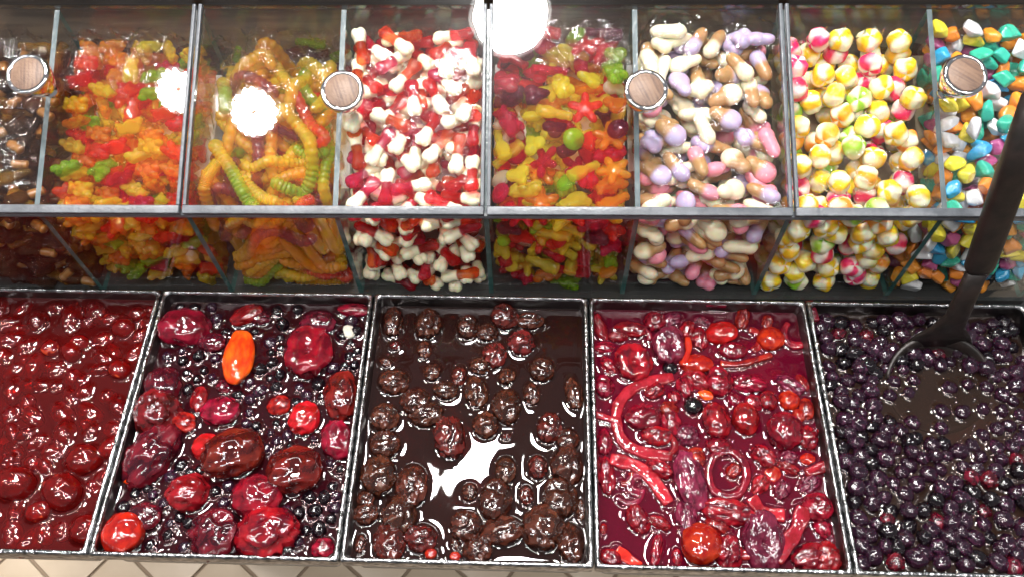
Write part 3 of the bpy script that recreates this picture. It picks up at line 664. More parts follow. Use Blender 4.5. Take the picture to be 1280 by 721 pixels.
# ---- syrup surfaces with a meniscus round every fruit
SYR_M = [syrup_mat('syrup_red', (.10, .004, .004), (.80, .07, .045), .42), syrup_mat('syrup_plum', (.030, .003, .006), (.5, .03, .05), .5),
         syrup_mat('syrup_brown', (.018, .006, .005), (.35, .06, .04), .6), syrup_mat('syrup_crimson', (.115, .002, .016), (.80, .025, .08), .5),
         syrup_mat('syrup_black', (.026, .014, .010), (.35, .12, .08), .6)]
SYR_L = ['thick red syrup around the small red berries', 'dark plum syrup between plums and black berries', 'dark brown syrup between shrivelled fruit',
         'clear crimson syrup around slices and peel', 'brownish black syrup between the currants']
def make_syrup(k):
    x0, x1, y0, y1 = tray_bounds(k, -.0012); g = .001
    xs = np.arange(x0, x1 + g * .5, g); ys = np.arange(y0, y1 + g * .5, g); nx, ny = len(xs), len(ys)
    X, Y = np.meshgrid(xs, ys); Hh = np.zeros_like(X)
    for (fx, fy, a, b, ang, top) in FRUITS[k]:
        Rr = max(a, b) + .009
        i0, i1 = max(int((fx - Rr - x0) / g), 0), min(int((fx + Rr - x0) / g) + 1, nx); j0, j1 = max(int((fy - Rr - y0) / g), 0), min(int((fy + Rr - y0) / g) + 1, ny)
        if i1 <= i0 or j1 <= j0: continue
        dx, dy = X[j0:j1, i0:i1] - fx, Y[j0:j1, i0:i1] - fy; c, s = math.cos(ang), math.sin(ang)
        u, v = c * dx + s * dy, -s * dx + c * dy; rho = np.sqrt((u / a) ** 2 + (v / b) ** 2)
        d = (rho - 1) * min(a, b)
        if top < .0004: h = .0012 * np.exp(-(rho / .9) ** 2)
        else: h = min(.0021, .0006 + top * .4) * np.exp(-np.clip(d, 0, None) / .0017)
        Hh[j0:j1, i0:i1] = np.maximum(Hh[j0:j1, i0:i1], h)
    if k == 0:                       # thick syrup clings to the berries and coats them
        for (fx, fy, a, b, ang, lift, h) in DRAPE:
            Rr = max(a, b) * 1.3 + .004
            i0, i1 = max(int((fx - Rr - x0) / g), 0), min(int((fx + Rr - x0) / g) + 1, nx); j0, j1 = max(int((fy - Rr - y0) / g), 0), min(int((fy + Rr - y0) / g) + 1, ny)
            if i1 <= i0 or j1 <= j0: continue
            dx, dy = X[j0:j1, i0:i1] - fx, Y[j0:j1, i0:i1] - fy; c, s = math.cos(ang), math.sin(ang)
            rho = np.sqrt(((c * dx + s * dy) / a) ** 2 + ((-s * dx + c * dy) / b) ** 2)
            hh = lift + h * 1.12 * np.sqrt(np.clip(1 - (rho / 1.08) ** 2, 0, 1)) + .0004
            Hh[j0:j1, i0:i1] = np.maximum(Hh[j0:j1, i0:i1], np.where(rho < 1.08, hh, 0))
        for _ in range(2):
            P = np.pad(Hh, 1, 'edge'); Hh = (P[1:-1, 1:-1] * 2 + P[:-2, 1:-1] + P[2:, 1:-1] + P[1:-1, :-2] + P[1:-1, 2:]) / 6
        nz = np.array([[noise.noise(Vector((x * 260, y * 260, 1.7))) + .6 * noise.noise(Vector((x * 90, y * 90, 4.1))) for x in xs] for y in ys])
        Hh = np.maximum(Hh + nz * .0009 * np.clip(Hh / .002, .12, 1), 0)
    for arr, e0 in ((X, x0), (X, x1), (Y, y0), (Y, y1)): Hh = np.maximum(Hh, .0012 * np.exp(-np.abs(arr - e0) / .0018))
    for _ in range(1):
        P = np.pad(Hh, 1, 'edge'); Hh = (P[1:-1, 1:-1] * 4 + P[:-2, 1:-1] + P[2:, 1:-1] + P[1:-1, :-2] + P[1:-1, 2:]) / 8
    V = np.stack([X.ravel(), Y.ravel(), Hh.ravel()], 1)
    idx = np.arange(nx * ny).reshape(ny, nx); F = np.stack([idx[:-1, :-1], idx[:-1, 1:], idx[1:, 1:], idx[1:, :-1]], -1).reshape(-1, 4)
    o = link('syrup', mesh('syrup', V, F.tolist(), SYR_M[k]), None, tray_pt(0, 0, LEVEL[k]), (0, 0, TRAY_YAW))
    tag(o, SYR_L[k], 'syrup', None, 'stuff')
for k in range(5): make_syrup(k)

# ------------------------------------------------------------------ ladle
def sweep(name, C, W, T, mat, parent, side=Vector((1, 0, 0)), m=16, p=.7):
    V, F = [], []; n = len(C)
    for j in range(n):
        t = (C[min(j + 1, n - 1)] - C[max(j - 1, 0)]).normalized(); s = (side - t * side.dot(t)).normalized(); u = t.cross(s)
        for q in range(m):
            a = 2 * math.pi * q / m; x = math.copysign(abs(math.cos(a)) ** p, math.cos(a)); z = math.copysign(abs(math.sin(a)) ** p, math.sin(a))
            V.append(C[j] + s * x * W[j] * .5 + u * z * T[j] * .5)
    for j in range(n - 1): F += [(j * m + q, j * m + (q + 1) % m, (j + 1) * m + (q + 1) % m, (j + 1) * m + q) for q in range(m)]
    F += [tuple(reversed(range(m))), tuple(range((n - 1) * m, n * m))]
    return link(name, mesh(name, V, F, mat), parent)
bowl_c = unproj(1172, 484, LEVEL[4] - .004)
ld = empty('ladle', bowl_c)
ax = Vector((.03, 1, 0)).normalized(); sd = Vector((1, -.03, 0)).normalized()
V, F = [], []; nu, nv = 40, 10
def bowl_pt(rho, a, off=0):
    lx, ly = .045 * math.cos(a) * rho, .037 * math.sin(a) * rho
    z = -.036 * (1 - rho ** 2.2) + ly * .46 + off
    return sd * lx + ax * ly + Vector((0, 0, z + .003))
for off in (0, -.0024):
    for j in range(nv + 1):
        for i in range(nu): V.append(bowl_pt(max(j / nv, .02) * (1 if off == 0 else 1.0), 2 * math.pi * i / nu, off))
half = (nv + 1) * nu
for s in (0, half):
    for j in range(nv):
        for i in range(nu):
            q = (s + j * nu + i, s + j * nu + (i + 1) % nu, s + (j + 1) * nu + (i + 1) % nu, s + (j + 1) * nu + i); F.append(q if s == 0 else q[::-1])
F += [(nv * nu + i, nv * nu + (i + 1) % nu, half + nv * nu + (i + 1) % nu, half + nv * nu + i) for i in range(nu)]
link('bowl', mesh('bowl', V, F, MAT_BLACK), ld)
AN = [R(8 + 164 * q / 30) for q in range(31)]
sweep('lip', [bowl_pt(1.0, a) + Vector((0, 0, -.0005)) for a in AN], [.0062 + .0075 * max(math.sin(a), 0) ** 2 for a in AN], [.0032 + .0030 * max(math.sin(a), 0) ** 2 for a in AN], MAT_BLACK, ld, Vector((0, .3, 1)))
root = bowl_pt(.98, math.pi / 2)
k1 = unproj(1196, 395, .045) - bowl_c; k2 = unproj(1225, 332, .095) - bowl_c; k3 = unproj(1263, 225, .175) - bowl_c; k4 = unproj(1300, 120, .25) - bowl_c
C = [root + Vector((0, -.002, -.003)), root.lerp(k1, .25), root.lerp(k1, .55), k1, k1.lerp(k2, .5), k2]
sweep('shaft', C, [.062, .046, .028, .019, .0172, .0170], [.004, .006, .008, .009, .009, .009], MAT_BLACK, ld)
C = [k2.lerp(k1, .12), k2.lerp(k1, .06), k2, k2.lerp(k3, .3), k2.lerp(k3, .7), k3, k4]
sweep('handle', C, [.018, .0215, .0225, .023, .023, .023, .022], [.010, .0125, .0135, .014, .014, .014, .013], MAT_BLACK, ld)
tag(ld, 'long-handled black ladle standing in the tray of currants', 'ladle')

# ------------------------------------------------------------------ candy case
X0, BW = -.39814, .12128
BACK_Y = .5585; BACK_TOP = CASE_Z + (BACK_Y - CASE_Y) * math.tan(LID_A)
case = empty('candy_case', (0, CASE_Y, 0))
def bx(i): return X0 + i * BW
def panel_poly(name, x, t, pts, mats, parent):
    """plate standing on x, outline pts in (y, z); broad faces clear, edges green, top edge in its lit grey"""
    n = len(pts); V = [(x - t / 2, y, z) for y, z in pts] + [(x + t / 2, y, z) for y, z in pts]
    F = [tuple(range(n)), tuple(range(2 * n - 1, n - 1, -1))] + [(i, n + i, n + (i + 1) % n, (i + 1) % n)[::-1] for i in range(n)]
    return link(name, mesh(name, V, F, mats, False, [0, 0] + ([1, 1, 2, 1] if len(mats) > 2 else [1] * n)), parent)
BOT = -.012
for i in range(-1, 8):
    panel_poly('divider', bx(i), .0042, [(.0045, BOT), (BACK_Y - CASE_Y - .0008, BOT), (BACK_Y - CASE_Y - .0008, BACK_TOP - .003), (.0045, CASE_Z - .0035)], [MAT_CLEAR, MAT_EDGE, MAT_EDGE_LIT], case)
for i in range(-1, 7):
    x0, x1 = bx(i) + .0003, bx(i + 1) - .0003
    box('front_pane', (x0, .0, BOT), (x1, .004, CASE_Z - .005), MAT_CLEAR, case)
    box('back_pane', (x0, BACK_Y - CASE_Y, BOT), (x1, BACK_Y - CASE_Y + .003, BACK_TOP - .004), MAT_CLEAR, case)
box('bottom_plate', (bx(-1) - .003, .0, -.0185), (bx(7) + .003, BACK_Y - CASE_Y + .004, BOT - .0002), MAT_BASE, case)
box('front_rail', (bx(-1), -.0012, CASE_Z - .0048), (bx(7), .0046, CASE_Z - .0008), MAT_RAIL, case, .0006)
tag(case, 'clear acrylic candy case with a row of divided bins', 'display case')

LID_LABEL = ['clear hinged lid over the cola gummies and gummy bears', 'clear hinged lid over the gummy worms and bone gummies', 'clear hinged lid over the fruit gummies and pastel gummies', 'clear hinged lid over the striped candies and chocolate pebbles']
llen = (BACK_Y - CASE_Y) / math.cos(LID_A)
def knob_mesh(prof, n=40):
    V, F = [], []
    for r_, z in prof: V += [(r_ * math.cos(2 * math.pi * i / n), r_ * math.sin(2 * math.pi * i / n), z) for i in range(n)]
    for k in range(len(prof) - 1): F += [(k * n + i, k * n + (i + 1) % n, (k + 1) * n + (i + 1) % n, (k + 1) * n + i) for i in range(n)]
    F += [tuple(reversed(range(n))), tuple(range((len(prof) - 1) * n, len(prof) * n))]
    return V, F
KN = [(33, 92), (427, 113), (808, 112), (1208, 93)]
LID_T = .004
for j in range(4):
    xa, xb = bx(2 * j - 1) + .0012, bx(2 * j + 1) - .0012
    e = empty('bin_lid', ((xa + xb) / 2, CASE_Y, CASE_Z), (LID_A, 0, 0)); hw = (xb - xa) / 2
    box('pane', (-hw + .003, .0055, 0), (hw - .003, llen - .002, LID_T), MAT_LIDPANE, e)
    box('edge_strip', (-hw, -.0016, -.0004), (hw, .0053, LID_T + .0012), MAT_RAIL, e, .0008)
    box('edge_strip', (-hw, .0055, -.0004), (-hw + .0028, llen, LID_T + .0006), MAT_RAIL, e, .0005)
    box('edge_strip', (hw - .0028, .0055, -.0004), (hw, llen, LID_T + .0006), MAT_RAIL, e, .0005)
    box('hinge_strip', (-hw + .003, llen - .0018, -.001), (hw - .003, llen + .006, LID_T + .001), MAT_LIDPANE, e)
    pc = unproj(KN[j][0], KN[j][1], plane=(LID_P + LID_N * .040, LID_N)); base = e.matrix_basis.inverted() @ (pc - LID_N * .040)
    kb = empty('knob', (base.x, base.y, LID_T)); kb.parent = e
    V, F = knob_mesh([(.0052, -.0005), (.0052, .0025), (.0026, .003), (.0026, .013)]); link('stem', mesh('stem', V, F, MAT_CHROME), kb)
    V, F = knob_mesh([(.0085, .012), (.0105, .0135), (.012, .018), (.0155, .026), (.0168, .031), (.0168, .0345), (.0160, .0360), (.0138, .0362), (.0134, .0352)]); link('drum', mesh('drum', V, F, MAT_CHROME), kb)
    V, F = knob_mesh([(.0133, .033), (.0133, .0355), (.0129, .0358)]); link('wood_disc', mesh('wood_disc', V, F, MAT_WOOD), kb, rot=(0, 0, (.1, .35, .45, 1.0)[j]))
    tag(e, LID_LABEL[j], 'lid', 'lids of the candy case')

# ------------------------------------------------------------------ candy prototypes
def orient_table(v, rots, g):
    out = []
    for rt in rots:
        w = v @ np.array(rt).T
        ij = np.floor(w[:, :2] / g).astype(int); lo = ij.min(0); ij -= lo; sh = ij.max(0) + 1
        b = np.full(sh, np.inf); t = np.full(sh, -np.inf)
        np.minimum.at(b, (ij[:, 0], ij[:, 1]), w[:, 2]); np.maximum.at(t, (ij[:, 0], ij[:, 1]), w[:, 2])
        out.append((rt, lo, b, t))
    return out
def rand_rot(tilt):
    return (Euler((random.gauss(0, tilt), random.gauss(0, tilt) + (math.pi if random.random() < .35 else 0), 0)).to_matrix().to_3x3(), random.uniform(0, 2 * math.pi))
G = .002; CANDY_SCALE = 1.0
class Proto:
    def __init__(s, vf, tilt=.35, n=16):
        s.v, s.f = vf; s.v = s.v * CANDY_SCALE; rots = []
        for _ in range(n):
            e, a = rand_rot(tilt); rots.append(Matrix.Rotation(a, 3, 'Z') @ e)
        s.table = orient_table(s.v, rots, G); s.cache = {}
    def me(s, name, mat):
        if mat.name not in s.cache: s.cache[mat.name] = mesh(name, s.v, s.f, mat)
        return s.cache[mat.name]

def fill(x0, x1, y0, y1, surf, floor0, choose, place, ceil=None, cap=400, squish=.14, tries=26, fails=70):
    nx, ny = int((x1 - x0) / G), int((y1 - y0) / G)
    xs = x0 + (np.arange(nx) + .5) * G; ys = y0 + (np.arange(ny) + .5) * G
    Hm = np.array([[floor0(x, y) for y in ys] for x in xs]); miss = cnt = 0
    while cnt < cap and miss < fails:
        pr, info = choose(); best = None
        for _ in range(tries):
            rt, lo, b, t = random.choice(pr.table); sx, sy = b.shape
            if sx >= nx or sy >= ny: continue
            i, j = random.randrange(nx - sx + 1), random.randrange(ny - sy + 1)
            q = random.random()
            if q < .16: i = 0
            elif q < .32: i = nx - sx
            elif q < .44: j = 0
            elif q < .66: j = ny - sy
            h = Hm[i:i + sx, j:j + sy]; z = np.max(np.where(np.isfinite(b), h - b, -np.inf))
            px, py = x0 + (i - lo[0]) * G, y0 + (j - lo[1]) * G
            ex = z - surf(px, py)
            if ceil is not None:
                tz = z + np.max(t[np.isfinite(t)]); ex = max(ex, tz - ceil(px, py))
            if best is None or ex < best[0]: best = (ex, z, i, j, rt, t, px, py, b)
        if best is None or best[0] > 0: miss += 1; continue
        ex, z, i, j, rt, t, px, py, b = best
        th = np.max(t[np.isfinite(t)]) - np.min(b[np.isfinite(b)]); z -= squish * th
        sx, sy = t.shape; Hm[i:i + sx, j:j + sy] = np.maximum(Hm[i:i + sx, j:j + sy], z + t)
        place(pr, info, px, py, z, rt); cnt += 1
    return Hm

BEAR = blob([((0, -.5, 0), (6.4, 8.2, 5)), ((0, 7.6, .4), (5, 4.6, 4.8)), ((3.6, 11, .4), (2.1, 2, 1.9)), ((-3.6, 11, .4), (2.1, 2, 1.9)), ((0, 7.2, 4.4), (2.3, 1.9, 1.9)),
             ((4.2, 2.4, 3.8), (2.2, 3.4, 2.1), (0, 0, 18)), ((-4.2, 2.4, 3.8), (2.2, 3.4, 2.1), (0, 0, -18)), ((3.6, -6, 2.8), (3.1, 4.2, 3.3), (0, 0, 10)), ((-3.6, -6, 2.8), (3.1, 4.2, 3.3), (0, 0, -10)),
             ((0, -.4, 4), (3.2, 3.6, 1.8))], .75, 4, -3)
BONE = blob([((0, 2, 0), (5.4, 13, 5.2)), ((2.8, 11, 0), (5, 5.6, 5.4)), ((-2.8, 11, 0), (5, 5.6, 5.4)), ((0, 5, 0), (6, 8, 5.4)), ((0, -9, 0), (6.4, 7, 5)), ((2.4, -12, 0), (5, 4.6, 4.8)), ((-2.4, -12, 0), (5, 4.6, 4.8))], 1.0, 5)
BOTTLE = blob([((0, -6, 0), (6.6, 9.5, 5)), ((0, 6, 0), (4.2, 10, 4)), ((0, 13.5, 0), (4.4, 2.6, 4.2)), ((0, -13.4, 0), (6.4, 3, 4.8))], 1.0, 4, -3.5)
STAR = blob([((0, 0, 0), (7, 7, 4.2))] + [((9.5 * math.sin(a), 9.5 * math.cos(a), 0), (3.6, 6.2, 3.8), (0, 0, -math.degrees(a))) for a in [2 * math.pi * k / 5 for k in range(5)]], 1.0, 5, -3)
DISC = blob([((0, 0, 0), (9, 9, 5)), ((0, 0, 0), (9.6, 9.6, 3))], 1.0, 4)
HEART = blob([((-4.4, 3.5, 0), (6, 6.4, 4.6)), ((4.4, 3.5, 0), (6, 6.4, 4.6)), ((0, -3, 0), (5.5, 7, 4.6)), ((0, -7.5, 0), (3, 4.5, 3.8))], 1.0, 5, -3)
CLUST = blob([((-5, 8.2, 0), (6.4, 6.2, 5.6)), ((5, 8.2, 0), (6.4, 6.2, 5.6)), ((0, 13, .5), (6, 6, 5.6)), ((0, -2, 0), (6.4, 9, 5.4)), ((0, -10, 0), (5, 7.5, 4.8))], 1.1, 4)
PILL = blob([((0, 7, 0), (6.8, 8, 6)), ((0, -6, 0), (5.8, 10, 5.4)), ((0, 0, 0), (6, 9, 5.6))], 1.1, 6)
FOOT = blob([((0, 4, 0), (9.4, 10.5, 6.4)), ((-1, -7, 0), (6.4, 8.5, 5.4))], 1.2, 8)
def facet(seed, asp, k=9, soft=14.0, sub=4):
    rr = np.random.default_rng(seed); v, f = ICO[sub]; n = rr.normal(size=(k + 6, 3)); n[:6] = [(1, 0, 0), (-1, 0, 0), (0, 1, 0), (0, -1, 0), (0, 0, 1), (0, 0, -1)]; n[:6] += rr.normal(size=(6, 3)) * .25
    n /= np.linalg.norm(n, axis=1)[:, None]; d = rr.uniform(.72, 1.0, k + 6)
    s = np.maximum(v @ n.T, .02) / d; r = 1 / (np.sum(s ** soft, 1) ** (1 / soft))
    r = np.minimum(r, 1.5); return v * r[:, None] * np.array(asp), f
def pillow(seed):
    v, f = ICO[4]; e = 2.5; r = 1 / np.sum(np.abs(v) ** e, 1) ** (1 / e); w = v * r[:, None]
    a = np.arctan2(w[:, 1], w[:, 0]); rad = np.hypot(w[:, 0], w[:, 1])
    w *= (1 + .035 * np.cos(5 * a) * rad)[:, None]; w *= (1 + .13 * fnoise(v, 1.1, seed))[:, None]
    pole = np.exp(-(rad / .28) ** 2); w[:, 2] *= 1 - .16 * pole
    return w * np.array((.0112, .0108, .0098)), f
P_BEAR = Proto((BEAR[0] * 1.02, BEAR[1]), .5, 24); P_BEAR_L = Proto((BEAR[0] * 1.25, BEAR[1]), .5, 20); P_BONE = Proto((BONE[0] * np.array((.86, 1.10, .92)), BONE[1]), .22, 28); P_BOTTLE = Proto(BOTTLE, .4, 20); P_STAR = Proto(STAR, .4); P_DISC = Proto(DISC, .5); P_HEART = Proto(HEART, .4)
P_CLUST = Proto((CLUST[0] * 1.02, CLUST[1]), .45, 24); P_PILL = Proto((PILL[0] * 1.02, PILL[1]), .35, 20); P_FOOT = Proto((FOOT[0] * 1.0, FOOT[1]), .4, 20)
P_PILLOW = [Proto((pillow(s)[0] * .86, pillow(s)[1]), 1.2, 14) for s in range(7)]
P_PEB = [Proto((facet(s, a)[0] * .86, facet(s, a)[1]), 1.0, 12) for s, a in ((1, (.0105, .0080, .0068)), (2, (.0088, .0078, .0070)), (3, (.0118, .0074, .0066)), (4, (.0085, .0085, .0072)), (5, (.0105, .0086, .006)))]

BINS = ['cola gummies', 'gummy bears', 'gummy worms', 'bone gummies', 'fruit gummies', 'pastel gummies', 'striped candies', 'chocolate pebbles']
def where(b, x, y, z, S):
    """short true phrase for a candy's place in bin b (0..7)"""
    xa, xb = bx(b - 1), bx(b)
    if z < S - .024 and y < CASE_Y + .035: return 'low behind the front pane'
    if y < CASE_Y + .024: return 'at the front rail'
    if y > BACK_Y - .028: return 'against the back pane'
    if x < xa + .02 and b > 0: return 'beside the divider to the ' + BINS[b - 1]
    if x > xb - .02 and b < 7: return 'beside the divider to the ' + BINS[b + 1]
    return 'in the middle of the heap'
def placer(b, name, S, cat, group):
    def place(pr, info, x, y, z, rt):
        mat, adj, noun = info
        o = link(name if noun is None else noun[0], pr.me(name, mat), None, (x, y, z), rt.to_euler())
        tag(o, (adj + ' ' + where(b, x, y, z, S(x, y))), cat if noun is None else noun[1], group)
    return place
def floor_fn(S, depth, front=.052):
    def f(x, y):
        a = min(max((y - CASE_Y - front) / .008, 0), 1); return BOT + a * max(S(x, y) - depth - BOT, 0)
    return f
def surf_fn(zf, zb, zm=0.0, seed=0):
    def S(x, y):
        u = min(max((y - CASE_Y) / (BACK_Y - CASE_Y), 0), 1)
        return zf + (zb - zf) * u + zm * 4 * u * (1 - u) + .004 * noise.noise(Vector((x * 25 + seed * 9, y * 25, seed)))
    return S
def lid_ceil(x, y): return CASE_Z + (y - CASE_Y) * math.tan(LID_A) - .0015
def bin_box(b, m=.0045): return bx(b - 1) + m, bx(b) - m, CASE_Y + .0050, BACK_Y - .002
def wpick(items):
    t = random.random() * sum(i[0] for i in items)
    for it in items:
        t -= it[0]
        if t <= 0: return it
    return items[-1]
HM = {}
def base_block(b, S, depth):
    xa, xb = bx(b - 1) + .0035, bx(b) - .0035
    y0 = .062; d = depth + .004
    pts = [(y0, BOT + .0005), (BACK_Y - CASE_Y - .004, BOT + .0005), (BACK_Y - CASE_Y - .004, S(0, BACK_Y) - d), (y0, S(0, CASE_Y + y0) - d)]
    n = 4; V = [(xa, y, z) for y, z in pts] + [(xb, y, z) for y, z in pts]
    F = [tuple(range(n)), tuple(range(2 * n - 1, n - 1, -1))] + [(i, n + i, n + (i + 1) % n, (i + 1) % n)[::-1] for i in range(n)]
    link('added_core', mesh('added_core', V, F, MAT_FALSE if b < 5 else MAT_CORE_BROWN, False), case)  # added block that the layer of candy rests on
MAT_CORE_BROWN = plain('added_core_brown', (.30, .22, .14), .6)
MAT_FALSE = plain('added_core', (.75, .73, .70), .5)  # pale, so the hidden added block bounces light up through the jellies
def do_bin(b, zf, zb, zm, depth, choose, name, cat, group, cap=520, squish=.26, fails=120, m=.0030):
    S = surf_fn(zf, zb, zm, b); x0, x1, y0, y1 = bin_box(b, m)
    HM[b] = fill(x0, x1, y0, y1, S, floor_fn(S, depth), choose, placer(b, name, S, cat, group), lid_ceil, cap, squish, 30, fails)
    base_block(b, S, depth); return S

# jelly colours
JR = gummy('jelly_red', (.85, .02, .025)); JO = gummy('jelly_orange', (.98, .30, .015)); JY = gummy('jelly_amber', (.98, .58, .04)); JG = gummy('jelly_green', (.36, .60, .02))
JC = gummy('jelly_crimson', (.62, .01, .05)); JV = gummy('jelly_scarlet', (.95, .07, .015)); JL = gummy('jelly_lemon', (.98, .74, .06)); JP = gummy('jelly_dark', (.20, .015, .05)); JK = gummy('jelly_clear', (.85, .72, .5))
COLA = [gummy('cola_a', (.16, .055, .012), tone=((.26, .11, .022), .004)), gummy('cola_b', (.12, .04, .015)), gummy('cola_c', (.45, .22, .03))]
bear_c = [(27, JO, 'orange gummy bear'), (27, JY, 'amber gummy bear'), (12, JG, 'green gummy bear'), (13, JV, 'scarlet gummy bear'), (6, JC, 'crimson gummy bear'), (10, JL, 'lemon gummy bear')]
def ch_bear():
    w, m, a = wpick(bear_c); return P_BEAR, (m, a, None)
do_bin(1, .106, .156, .004, .045, ch_bear, 'gummy_bear', 'gummy bear', 'gummy bears in their bin')
def ch_cola():
    i = random.choice((0, 0, 1, 2)); return P_BOTTLE, (COLA[i], ('brown and yellow', 'dark brown', 'honey brown')[i] + ' cola bottle gummy', None)
do_bin(0, .104, .154, 0, .045, ch_cola, 'cola_gummy', 'gummy bottle', 'cola gummies in their bin')
bone_c = [(5, gummy('bone_red', (.85, .02, .04), tone=((.86, .80, .58), .0035)), 'red and cream bone gummy'), (5, gummy('bone_orange', (.95, .09, .01), tone=((.86, .80, .58), .0035)), 'orange-red and cream bone gummy'),
          (3, gummy('bone_pink', (.78, .03, .11), tone=((.86, .80, .58), .002)), 'raspberry and cream bone gummy')]
def ch_bone():
    w, m, a = wpick(bone_c); return P_BONE, (m, a, None)
do_bin(3, .106, .180, 0, .048, ch_bone, 'bone_gummy', 'bone gummy', 'bone gummies in their bin')
mix_c = [(18, JL, 'lemon yellow'), (9, JR, 'red'), (5, JG, 'green'), (7, JO, 'orange'), (6, JC, 'crimson'), (5, JP, 'dark purple'), (4, JK, 'pale clear')]
mix_p = [(6, P_BEAR_L, 'bear gummy', ('bear_gummy', 'gummy bear')), (5, P_STAR, 'star gummy', ('star_gummy', 'gummy star')), (5, P_BOTTLE, 'bottle gummy', ('bottle_gummy', 'gummy bottle')), (3, P_DISC, 'disc gummy', ('disc_gummy', 'gummy disc')), (4, P_HEART, 'heart gummy', ('heart_gummy', 'gummy heart'))]
def ch_mix():
    w, m, a = wpick(mix_c); q = wpick(mix_p); return q[1], (m, a + ' ' + q[2] + ' among mixed fruit gummies', q[3])
do_bin(4, .106, .172, 0, .048, ch_mix, 'fruit_gummy', 'gummy', 'mixed fruit gummies in their bin')
CR, BR, LI, PK = (.86, .78, .56), (.44, .25, .10), (.52, .42, .62), (.84, .30, .38)
pas = [(8, 'pastel_brown_cream', BR, CR, 'brown and cream'), (7, 'pastel_brown_lilac', BR, LI, 'brown and lilac'), (6, 'pastel_brown_pink', BR, PK, 'brown and pink'), (1, 'pastel_cream_pink', CR, PK, 'cream and pink'), (1.5, 'pastel_pink', PK, PK, 'all pink'), (3, 'pastel_cream', CR, CR, 'all cream'), (1, 'pastel_lilac', LI, LI, 'all lilac')]
def ch_pas():
    w, n_, a, b_, adj = wpick(pas); q = wpick([(3, P_CLUST, 'three-lobed gummy'), (5, P_PILL, 'finger-shaped gummy'), (6, P_FOOT, 'pear-shaped gummy')]); return q[1], (candy2(n_, a, b_, .003), adj + ' ' + q[2], None)
do_bin(5, .106, .180, 0, .05, ch_pas, 'pastel_gummy', 'pastel gummy', 'pastel gummies in their bin')
str_c = [(15, striped('stripe_yellow', (.90, .60, .02)), 'yellow and white'), (6, striped('stripe_orange', (.95, .36, .02)), 'orange and white'), (5, striped('stripe_pink', (.80, .03, .13), (.92, .80, .74)), 'raspberry and white'), (4, striped('stripe_green', (.36, .62, .05)), 'green and white')]
def ch_str():
    w, m, a = wpick(str_c); return random.choice(P_PILLOW), (m, a + ' striped candy ball', None)
do_bin(6, .106, .180, 0, .05, ch_str, 'striped_candy', 'hard candy', 'striped candy balls in their bin', squish=.17)
peb_c = [(9, (.90, .30, .03), 'orange'), (9, (.80, .79, .82), 'white'), (5, (.44, .08, .22), 'plum purple'), (6, (.88, .74, .05), 'yellow'), (6, (.04, .46, .32), 'sea green'), (5, (.03, .34, .62), 'blue')]
def ch_peb():
    w, c, a = wpick(peb_c); return random.choice(P_PEB), (glossy_shell('pebble_' + a.replace(' ', '_'), c), a + ' sugar-coated chocolate pebble', None)
do_bin(7, .106, .180, 0, .045, ch_peb, 'chocolate_pebble', 'chocolate pebble', 'chocolate pebbles in their bin', squish=.16)

# ---- worms: tubes laid over the height of what lies below
WORM_C = [((.98, .66, .03), (.34, .58, .02), 'yellow and green'), ((.96, .52, .03), (.24, .02, .06), 'amber and purple'), ((.98, .66, .06), (.80, .05, .02), 'yellow and scarlet'), ((.96, .42, .01), (.98, .66, .03), 'orange and yellow')]
def worm_mat(i):
    nm = 'worm_%d' % i
    if nm in _gm: return _gm[nm]
    a, b, _ = WORM_C[i]; m, nt, out = new_mat(nm); L = nt.links.new
    at = N(nt, 'ShaderNodeAttribute', attribute_name='along'); mr = N(nt, 'ShaderNodeMapRange'); mr.interpolation_type = 'SMOOTHSTEP'; mr.inputs['From Min'].default_value = .42; mr.inputs['From Max'].default_value = .55
    L(at.outputs['Fac'], mr.inputs['Value']); mx = N(nt, 'ShaderNodeMix', data_type='RGBA'); L(mr.outputs[0], mx.inputs[0]); mx.inputs[6].default_value = c4(a); mx.inputs[7].default_value = c4(b)
    p = N(nt, 'ShaderNodeBsdfPrincipled'); L(mx.outputs[2], p.inputs['Base Color']); p.inputs['Roughness'].default_value = .16; p.inputs['IOR'].default_value = 1.42
    p.inputs['Subsurface Weight'].default_value = 1; p.inputs['Subsurface Scale'].default_value = .006; p.inputs['Subsurface Radius'].default_value = (1, .6, .2); p.inputs['Transmission Weight'].default_value = .6
    tr = N(nt, 'ShaderNodeBsdfTransparent'); tr.inputs[0].default_value = (1, .85, .25, 1); m0 = N(nt, 'ShaderNodeMixShader'); m0.inputs[0].default_value = .48; L(p.outputs[0], m0.inputs[1]); L(tr.outputs[0], m0.inputs[2])
    L(m0.outputs[0], out.inputs[0]); _gm[nm] = m; return m
S2f = surf_fn(.092, .148, .002, 2); wx0, wx1, wy0, wy1 = bin_box(2)
nx, ny = int((wx1 - wx0) / G), int((wy1 - wy0) / G); ff = floor_fn(S2f, .04, .05)
WH = np.array([[ff(wx0 + (i + .5) * G, wy0 + (j + .5) * G) for j in range(ny)] for i in range(nx)])
def hgt(x, y): return WH[min(max(int((x - wx0) / G), 0), nx - 1), min(max(int((y - wy0) / G), 0), ny - 1)]
